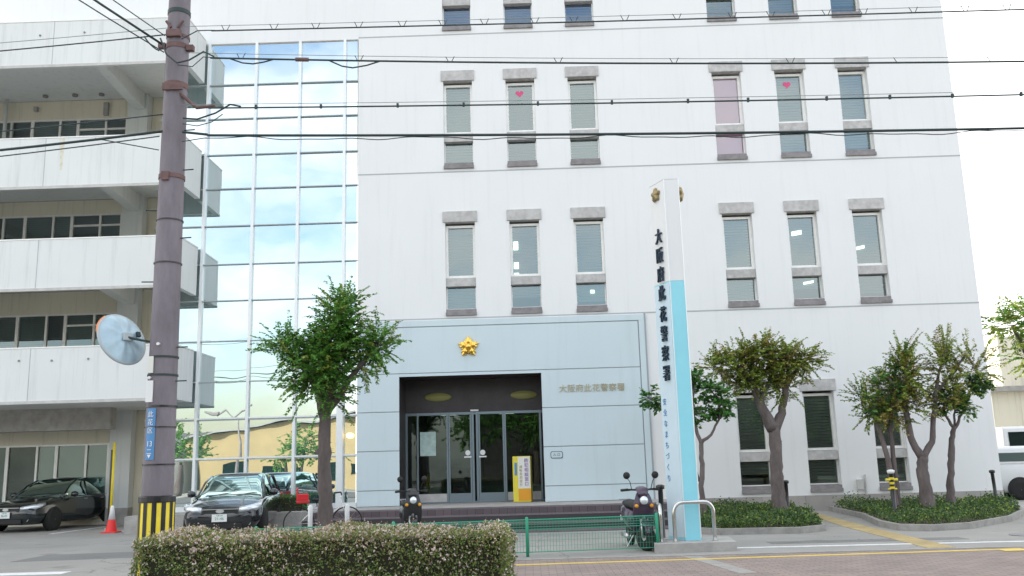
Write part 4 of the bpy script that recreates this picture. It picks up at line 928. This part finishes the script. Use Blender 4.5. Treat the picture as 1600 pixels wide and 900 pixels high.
# ------------------------------------------------------------------ cars
def wheel(parent, x, y, r, wd=.2, spokes=10):
    """axle along x"""
    s = 1 if x > 0 else -1
    W_ = MB().lathe([(r*.62, -wd/2), (r*.93, -wd/2), (r, -wd*.3), (r, wd*.3), (r*.93, wd/2), (r*.62, wd/2)], (x, y, r), 32, 'x').build('wheel', 'tyre', parent, smooth=True)
    q = MB(); q.lathe([(r*.70, s*wd*.49), (r*.63, s*wd*.44), (r*.60, s*wd*.40), (.02, s*wd*.40)], (x, y, r), 28, 'x', cap=False)
    for k in range(spokes):
        a0 = 2*pi*k/spokes; q.add([(x+s*wd*.46, y+cos(a0+da)*rr_, r+sin(a0+da)*rr_) for da, rr_ in ((-.10, r*.64), (.10, r*.64), (.3, r*.16), (-.3, r*.16))], [(0,1,2,3)])
    q.lathe([(r*.17, s*wd*.38), (r*.15, s*wd*.49), (.01, s*wd*.5)], (x, y, r), 14, 'x'); q.build('rim', 'rim', W_)
def body_ring(y, w_, zb, zbelt, zt, crown=.03, tuck=.94):
    half = [(0, zb), (w_*.80, zb), (w_*.96, zb+.07), (w_, zb+.30), (w_*1.0, (zb+zbelt)/2+.06), (w_*.985, zbelt-.05), (w_*tuck, zt-.01), (w_*.55, zt+crown*.8), (0, zt+crown)]
    R_ = [(x, y, z) for x, z in half]; return R_+[(-x, y, z) for x, z in half[-2:0:-1]]
def make_car(label, loc, rz, paint, plate, wagon=False, group='dark cars parked at the building', grille='star'):
    C = thing('parked_car', label, 'car', loc, rz, group); L_ = 4.6
    # forward is -y ; y from -2.3 (nose) to 2.3
    st_ = [(-2.30,.62,.34,.50,.56,.01),(-2.26,.72,.24,.56,.64,.02),(-2.15,.80,.20,.62,.70,.03),(-1.95,.855,.19,.68,.755,.045),(-1.5,.885,.19,.76,.83,.06),(-1.0,.89,.19,.84,.90,.06),(-.75,.89,.19,.88,.93,.03),(0,.895,.19,.90,.945,.01),(.9,.89,.19,.92,.96,.01),(1.6,.875,.20,.94,.985,.02),(2.0,.85,.23,.93,1.0,.03),(2.2,.80,.27,.90,.98,.02),(2.30,.70,.34,.84,.92,.01)]
    b = MB(); b.ring_loft([body_ring(*s) for s in st_]); b.build('body', paint, C, smooth=True, sub=1)
    # cabin
    def cab(y, wb_, wt, z0, z1): return [(-wb_, y, z0), (wb_, y, z0), (wt+.04, y, z0+(z1-z0)*.6), (wt, y, z1-.03), (wt*.8, y, z1), (-wt*.8, y, z1), (-wt, y, z1-.03), (-wt-.04, y, z0+(z1-z0)*.6)]
    rear = 2.2 if wagon else 1.75
    cs = [(-1.02,.74,.70,.88,.90),(-.80,.80,.70,.88,1.06),(-.45,.83,.66,.89,1.28),(-.12,.84,.62,.90,1.405),(.4,.84,.62,.90,1.455),(1.0,.83,.61,.90,1.445),(1.5 if wagon else 1.2,.81,.58,.90,1.40),(rear-.25,.77,.56,.90,1.30 if wagon else 1.12),(rear,.70,.55,.9,.97)]
    b = MB(); b.ring_loft([cab(*s) for s in cs]); b.build('cabin_glass', 'carglass', C, smooth=True)
    r = MB(); rs_ = [(s[0], s[2]*.98, s[4]) for s in cs[3:7]]
    r.ring_loft([[(-w_-.012, y, z-.05), (-w_*.8, y, z+.004), (0, y, z+.018), (w_*.8, y, z+.004), (w_+.012, y, z-.05), (0, y, z-.09)] for y, w_, z in rs_]); RF = r.build('roof', paint, C, smooth=True)
    for s_ in (-1, 1):
        p = MB(); p.tube([(s_*.79, -.98, .90), (s_*.70, -.5, 1.25), (s_*.63, -.12, 1.40)], .026, 6); p.tube([(s_*.855, .15, .93), (s_*.665, .2, 1.41)], .028, 6)
        p.tube([(s_*.64, cs[6][0], 1.37), (s_*.72, rear, .98)], .045, 6); p.tube([(s_*.89, -.75, .925), (s_*.885, 1.4, .955)], .010, 5); p.build('pillar', paint, C, smooth=True)
        h = MB(); h.ring_loft([[(s_*(.42+.0*k), y, z) for y, z in ((-2.275,.60),(-2.28,.68),(-2.20,.715),(-2.15,.66))] if k == 0 else [(s_*x, y, z) for y, z in zz] for k, (x, zz) in enumerate([(.42, 0), (.62, ((-2.235,.60),(-2.23,.70),(-2.10,.75),(-2.05,.66))), (.78, ((-2.12,.62),(-2.10,.73),(-1.93,.785),(-1.9,.68))), (.865, ((-1.98,.68),(-1.96,.74),(-1.80,.80),(-1.78,.73)))])]); h.build('headlight', 'lens', C, smooth=True)
        m_ = MB(); m_.lathe([(.02, -.10), (.075, -.08), (.085, 0), (.06, .07), (.01, .09)], (s_*.98, -.66, .99), 12, 'x'); m_.tube([(s_*.86, -.66, .93), (s_*.93, -.66, .96)], .02, 6); m_.build('door_mirror', paint, C, smooth=True)
        tl = MB(); tl.cbox((s_*.74, 2.2, .82), (.10, .05, .10)); tl.build('tail_light', 'redl', C, bevel=.02)
        fg = MB(); fg.lathe([(.05, -.02), (.06, -.05)], (s_*.62, -2.2, .36), 12, 'y'); fg.build('fog_lamp', 'rim', C)
        hd = MB()
        for y_ in (.0, .85): hd.cbox((s_*.90, y_, .84), (.012, .07, .014))
        hd.build('door_handle', 'rim', C)
        for y_ in (-1.42, 1.35):
            MB().lathe([(.345, s_*.80), (.345, s_*.892), (.30, s_*.896), (.02, s_*.897)], (0, y_, .32), 28, 'x').build('wheel_arch', 'grill', C)
        wheel(C, s_*.82, -1.42, .32); wheel(C, s_*.82, 1.35, .32)
    g = MB(); g.add([(-.42,-2.29,.56),(.42,-2.29,.56),(.36,-2.27,.70),(-.36,-2.27,.70),(-.42,-2.2,.56),(.42,-2.2,.56),(.36,-2.2,.70),(-.36,-2.2,.70)], [(0,1,2,3),(4,7,6,5),(0,4,5,1),(3,2,6,7),(0,3,7,4),(1,5,6,2)]); G_ = g.build('grille', 'grill', C)
    bar = MB(); bar.box(-.40, .40, -2.30, -2.291, .665, .68); bar.add([(.075*cos(t)*1.25, -2.305, .63+.04*sin(t)) for t in [2*pi*k/16 for k in range(16)]], [tuple(range(16))]); bar.build('badge', 'rim', G_)
    lg = MB(); lg.box(-.5, .5, -2.325, -2.2, .24, .36); lg.build('lower_intake', 'grill', C, bevel=.01)
    pb = MB().box(-.165, .165, -2.345, -2.326, .40, .565).build('licence_plate', 'white', C); text('plate_text', plate, .085, (0, -2.348, .465), FRONT, 'green', pb, .001); text('plate_text', '大阪 300', .04, (0, -2.348, .535), FRONT, 'green', pb, .001)
    wp = MB(); 
    for s_ in (-.5, .1): wp.tube([(s_, -1.06, .93), (s_+.3, -.93, .985), (s_+.5, -.88, 1.0)], .008, 4)
    wp.build('wiper', 'grill', C)
    return C
ca = radians(8.0)
make_car('black estate car facing the street before the glazed hall, white headlights', (-7.05-.32, 21.05+2.28, 0), ca, 'carblack', '21-46', True)
make_car('dark green saloon car parked under the balcony at the far left', (-14.62+.3, 25.75+2.27, 0), -radians(7.5), 'cardark', '38-09')
def make_van(name, label, loc, rz, h=1.95, paint='carwhite'):
    C = thing(name, label, 'van', loc, rz)
    st_ = [(-2.2,.70,.35,.60,.7,.01),(-2.12,.82,.25,.66,.80,.02),(-1.8,.85,.22,.8,.98,.03),(-1.5,.86,.22,.9,1.10,.01),(0,.86,.22,.95,1.15,.0),(2.1,.86,.22,.95,1.15,.0),(2.2,.82,.3,.9,1.1,0)]
    b = MB(); b.ring_loft([body_ring(*s) for s in st_]); b.build('body', paint, C, smooth=True)
    b = MB(); b.ring_loft([[(-.84, y0, 1.08), (.84, y0, 1.08), (.76, y1, h-.08), (.66, y1, h), (-.66, y1, h), (-.76, y1, h-.08)] for y0, y1 in ((-1.62, -.95), (-.9, -.7), (2.15, 2.1))]); b.build('cabin', paint, C, smooth=False, bevel=.03)
    for s_ in (-1, 1):
        g = MB()
        for y0, y1 in ((-1.2, -.45), (-.35, .85), (.95, 1.95)): g.add([(s_*.845, y0, 1.16), (s_*.845, y1, 1.16), (s_*.79, y1, h-.2), (s_*.79, y0+(.35 if y0 < -1 else 0), h-.2)], [(0,1,2,3)])
        g.build('side_window', 'carglass', C)
        for y_ in (-1.35, 1.3): MB().lathe([(.36, s_*.80), (.36, s_*.868), (.02, s_*.869)], (0, y_, .33), 28, 'x').build('wheel_arch', 'grill', C)
        wheel(C, s_*.80, -1.35, .31); wheel(C, s_*.80, 1.3, .31)
        MB().cbox((s_*.7, -2.13, .72), (.11, .06, .08)).build('headlight', 'lens', C, bevel=.02)
    MB().add([(-.74,-1.56,1.15),(.74,-1.56,1.15),(.66,-1.0,h-.14),(-.66,-1.0,h-.14)], [(0,1,2,3)]).build('windscreen', 'carglass', C)
    MB().box(-.84, .84, -2.24, -2.12, .26, .42).build('bumper', 'grill', C, bevel=.02)
make_van('parked_van', 'white van parked behind the right corner of the white building', (16.4, 29.0, 0), radians(72), 1.62)
make_van('parked_van', 'taller pale van standing behind the white van at the right edge', (19.6, 34.5, 0), radians(80), 2.35)

# ------------------------------------------------------------------ scooters
def loft_path(secs, n=14, e_=2.4):
    """secs: (x,y,z, halfwidth x, half thickness along normal, tilt) - rings in plane spanned by X and a tilted axis"""
    rings = []
    for x, y, z, hw, ht, tilt in secs:
        ring = []
        for j in range(n):
            t = 2*pi*j/n; cx = abs(cos(t))**(2/e_)*(1 if cos(t) >= 0 else -1)*hw; cz = abs(sin(t))**(2/e_)*(1 if sin(t) >= 0 else -1)*ht
            ring.append((x+cx, y+cz*sin(tilt), z+cz*cos(tilt)))
        rings.append(ring)
    return MB().ring_loft(rings)
def make_scooter(label, loc, rz, paint, steer=.5):
    C = thing('motor_scooter', label, 'scooter', loc, rz, 'motor scooters parked outside the entrance')
    FY = -.62; R_ = .215
    def whl(y, st=0, dz=0):
        W_ = MB(); W_.lathe([(R_*.68, -.045), (R_*.92, -.045), (R_, -.02), (R_, .02), (R_*.92, .045), (R_*.68, .045)], (0,0,0), 28, 'x'); W_ = W_.build('wheel', 'tyre', C, smooth=True)
        W_.location = (0, y, R_); W_.rotation_euler = (0, 0, st)
        q = MB(); q.lathe([(R_*.70, -.035), (R_*.70, .035), (R_*.60, .03), (R_*.60, -.03)], (0,0,0), 28, 'x', cap=False)
        for k in range(5):
            a0 = 2*pi*k/5; q.tube([(0, cos(a0)*.02, sin(a0)*.02), (.01, cos(a0)*R_*.66, sin(a0)*R_*.66)], .016, 5)
        q.lathe([(.045, -.05), (.045, .05)], (0,0,0), 14, 'x'); q.build('rim', 'rim', W_)
        return W_
    whl(FY, steer); whl(.60)
    fk = MB()
    cs_, sn_ = cos(steer), sin(steer)
    for s_ in (-1, 1): fk.tube([(s_*.075*cs_, FY+s_*.075*sn_, R_), (s_*.07*cs_, FY+.07+s_*.07*sn_, .52)], .022, 8)
    fk.tube([(0, FY+.08, .5), (0, FY+.2, .92)], .03, 8); fk.build('fork', 'rim', C, smooth=True)
    fd = loft_path([(0, FY-.21, .30, .03, .02, 0), (0, FY-.15, .42, .065, .03, .6), (0, FY, .47, .075, .035, 0), (0, FY+.16, .42, .07, .03, -.6), (0, FY+.23, .30, .05, .02, -1.2)]).build('front_fender', paint, C, smooth=True)
    ls = loft_path([(0, FY+.12, .98, .10, .05, .3), (0, FY+.06, .86, .15, .07, .3), (0, FY+.06, .70, .19, .08, .25), (0, FY+.12, .52, .20, .06, .2), (0, FY+.20, .34, .18, .04, .3), (0, FY+.30, .27, .17, .03, 1.0)]); ls.build('leg_shield', paint, C, smooth=True, sub=1)
    hd_ = MB(); hd_.lathe([(.01, -.05), (.06, -.035), (.075, 0), (.06, .04)], (0, FY-.0, .83), 18, 'y'); hd_.build('headlight', 'lens', C, smooth=True)
    cw = loft_path([(0, FY+.05, .93, .08, .04, .3), (0, FY+.10, 1.0, .11, .055, .3), (0, FY+.2, 1.02, .10, .05, .3), (0, FY+.26, 1.0, .06, .03, .3)]).build('handlebar_cowl', paint, C, smooth=True)
    hb = MB(); hb.tube([(-.34, FY+.27, 1.0), (-.2, FY+.2, 1.01), (0, FY+.16, 1.0), (.2, FY+.2, 1.01), (.34, FY+.27, 1.0)], .016, 8)
    for s_ in (-1, 1): hb.tube([(s_*.34, FY+.27, 1.0), (s_*.22, FY+.21, 1.01)], .022, 8); hb.tube([(s_*.33, FY+.21, .985), (s_*.18, FY+.15, 1.0)], .007, 5)
    hb.build('handlebar', 'grill', C, smooth=True)
    for s_ in (-1, 1):
        mm = MB(); mm.tube([(s_*.17, FY+.17, 1.02), (s_*.2, FY+.14, 1.15), (s_*.24, FY+.15, 1.2)], .007, 6); mm.lathe([(.01, -.03), (.045, -.02), (.062, 0), (.055, .012)], (s_*.25, FY+.15, 1.25), 16, 'y'); mm.build('mirror', 'grill', C, smooth=True)
        ws = MB(); ws.lathe([(.01, -.03), (.03, -.02), (.035, .02)], (s_*.13, FY+.01, .74), 10, 'y'); ws.build('indicator', 'signo', C, smooth=True)
    MB().box(-.16, .16, FY+.28, .05, .24, .29).build('floorboard', 'grill', C, bevel=.02)
    bd = loft_path([(0, .02, .36, .13, .10, 1.57), (0, .08, .50, .16, .16, 1.3), (0, .35, .52, .19, .17, 1.57) , (0, .62, .58, .17, .14, 1.57), (0, .88, .64, .09, .08, 1.57)][:0] or [(0, .02, .45, .12, .17, 0), (0, .15, .48, .16, .20, 0), (0, .4, .53, .18, .18, 0), (0, .65, .58, .16, .14, 0), (0, .85, .63, .10, .08, 0), (0, .95, .65, .04, .03, 0)]).build('rear_body', paint, C, smooth=True)
    loft_path([(0, .02, .68, .08, .02, 0), (0, .1, .72, .13, .05, 0), (0, .35, .72, .15, .055, 0), (0, .55, .75, .14, .06, 0), (0, .72, .76, .09, .03, 0)]).build('seat', 'grill', C, smooth=True)
    rk = MB(); rk.tube([(-.1, .6, .76), (-.1, .95, .80), (.1, .95, .80), (.1, .6, .76)], .01, 6); rk.build('rack', 'rim', C)
    ex = MB(); ex.tube([(.13, .3, .25), (.15, .6, .27), (.16, .85, .33)], [.03, .045, .045], 10); ex.build('exhaust', 'rim', C, smooth=True)
    MB().tube([(-.12, .2, .18), (-.14, .62, .2)], .05, 8).build('engine_case', 'rim', C, smooth=True)
    tlb = MB(); tlb.cbox((0, .95, .62), (.07, .02, .04)); tlb.build('tail_light', 'redl', C, bevel=.01)
    MB().box(-.1, .1, .985, .99, .42, .52).build('licence_plate', 'white', C)
    MB().tube([(-.05, .1, .22), (-.17, .14, .01)], .012, 6).build('stand', 'rim', C)
    return C
make_scooter('black scooter facing the street behind the green fence, left of the pylon', (1.86, 16.55, 0), radians(6), 'purple', .55)
make_scooter('dark scooter at the foot of the steps, its lower half behind the hedge', (-2.55, 19.6, 0), radians(14), 'black', .3)

# ------------------------------------------------------------------ bicycle by the tree
BK = thing('bicycle', 'bicycle with a red child seat behind the trunk of the lopsided tree', 'bicycle', (-4.6, 20.6, 0), radians(104))
for y_ in (-.52, .52):
    w_ = MB(); w_.tube([(0, y_+.33*cos(t), .34+.33*sin(t)) for t in [2*pi*k/28 for k in range(29)]], .014, 6); w_ = w_.build('wheel', 'tyre', BK)
    q = MB()
    for k in range(14): t = 2*pi*k/14; q.tube([(0, y_, .34), (0, y_+.32*cos(t), .34+.32*sin(t))], .0016, 3, False)
    q.build('spokes', 'rim', w_)
fb = MB(); fb.tube([(0,-.52,.34),(0,-.38,.88)], .014); fb.tube([(0,-.42,.72),(0,.05,.34),(0,.15,.8)], .015); fb.tube([(0,.05,.34),(0,.52,.34),(0,.13,.72)], .011); fb.build('frame', 'steel', BK, smooth=True)
hb = MB(); hb.tube([(-.26,-.25,.98),(-.15,-.38,.99),(0,-.4,.93),(.15,-.38,.99),(.26,-.25,.98)], .012); hb.build('handlebar', 'grill', BK)
MB().lathe([(.02, 0), (.09, .02), (.1, .05), (.05, .07)], (0, .16, .8), 14).build('saddle', 'grill', BK, smooth=True)
cs = MB(); cs.box(-.14, .14, .30, .58, .78, .84); cs.box(-.14, .14, .54, .58, .84, 1.12); cs.box(-.15, -.12, .32, .56, .84, .98); cs.box(.12, .15, .32, .56, .84, .98); cs.build('child_seat', 'redl', BK, bevel=.02)
for (x_, y_, lb) in ((-4.72, 19.9, 'short white post just left of the lopsided tree trunk'), (-3.93, 19.9, 'short white post just right of the lopsided tree trunk')):
    o = thing('marker_post', lb, 'post', (x_, y_, 0)); MB().lathe([(.05, 0), (.05, .72), (.03, .76)], (0,0,0), 12).build('post', 'white', o, smooth=True); MB().lathe([(.0515, .5), (.0515, .58)], (0,0,0), 12, cap=False).build('band', 'mull', o)

# ------------------------------------------------------------------ across the street, mirrored in the glass
YB = thing('yellow_warehouse', 'yellow walled warehouse across the street, mirrored in the glazed hall', 'building', (-17, -26, 0), world=True)
q = MB(); y0 = -22; q.add([(-27,y0,0),(-12.6,y0,0),(-12.6,y0,5.9),(-16,y0,5.6),(-27,y0,4.3),(-27,y0-14,0),(-12.6,y0-14,0),(-12.6,y0-14,5.9),(-16,y0-14,5.6),(-27,y0-14,4.3)], [(0,4,3,2,1),(5,6,7,8,9),(0,1,6,5),(1,2,7,6),(0,5,9,4)]); q.build('wall', 'yelb', YB)
q = MB(); q.add([(-27.4,y0+.4,4.3),(-16,y0+.4,5.65),(-12.4,y0+.4,5.95),(-12.4,y0-14.3,5.95),(-16,y0-14.3,5.65),(-27.4,y0-14.3,4.3),(-27.4,y0+.4,4.42),(-16,y0+.4,5.8),(-12.4,y0+.4,6.1),(-12.4,y0-14.3,6.1),(-16,y0-14.3,5.8),(-27.4,y0-14.3,4.42)], [(0,1,7,6),(1,2,8,7),(2,3,9,8),(6,7,10,11),(7,8,9,10),(0,6,11,5)]); q.build('roof', 'tile', YB)
for k in range(3): MB().box(-25+k*4.2, -23+k*4.2, y0, y0+.06, 1.0, 2.0).build('window', 'carglass', YB)
PB_ = thing('white_block', 'white low block across the street, mirrored at the foot of the glass', 'building', (-34, -24, 0), world=True)
MB().box(-42, -28.5, -32, -20, 0, 4.6).build('wall', 'annex', PB_); MB().box(-42.2, -28.3, -32.2, -19.8, 4.6, 4.85).build('parapet', 'conc', PB_)
SL = thing('street_lamp', 'double armed street lamp across the street, mirrored in the glazed hall', 'street lamp', (-20.5, -11, 0))
MB().tube([(0,0,0),(0,0,5.6)], [.11, .07], 10).build('pole', 'sill', SL, smooth=True); MB().tube([(-1.3,0,5.7),(-.6,0,5.95),(0,0,5.6),(.6,0,5.95),(1.3,0,6.0)], .06, 8).build('arm', 'sill', SL, smooth=True)
for s_ in (-1, 1): MB().cbox((s_*1.5, 0, 5.85+.06*s_), (.32, .14, .07)).build('lamp_head', 'sill', SL, bevel=.03)

# dark line of trees and a low block opposite the entrance (they shade and are mirrored in the door and ground floor windows)
RT = [o for o in S.objects if o.name.startswith('roadside_tree')][0]
for k, (x_, y_) in enumerate(((-3.5, -11), (0.5, -12), (4.6, -11.2), (8.8, -12), (13, -11.2), (17.5, -12), (22, -11.5))):
    c = copy_tree(RT); c.location = (x_, y_, 0); c.scale = (1.35, 1.35, 1.5); c.rotation_euler = (0, 0, k*1.3)
    c['label'] = 'dark tree in the row lining the far side of the street'; c['group'] = 'trees lining the far side of the street'
LB = thing('brick_shop', 'long dark brick shop block behind the trees across the street, mirrored in the doors', 'building', (12, -20, 0), world=True)
MB().box(-4.5, 40, -30, -17, 0, 8.5).build('wall', 'stepb', LB); MB().box(-4.7, 40.2, -30.2, -16.8, 8.5, 8.8).build('parapet', 'conc', LB)
for k in range(8): MB().box(-3+k*5, -.6+k*5, -17, -16.94, 4.5, 6.2).build('window', 'carglass', LB)
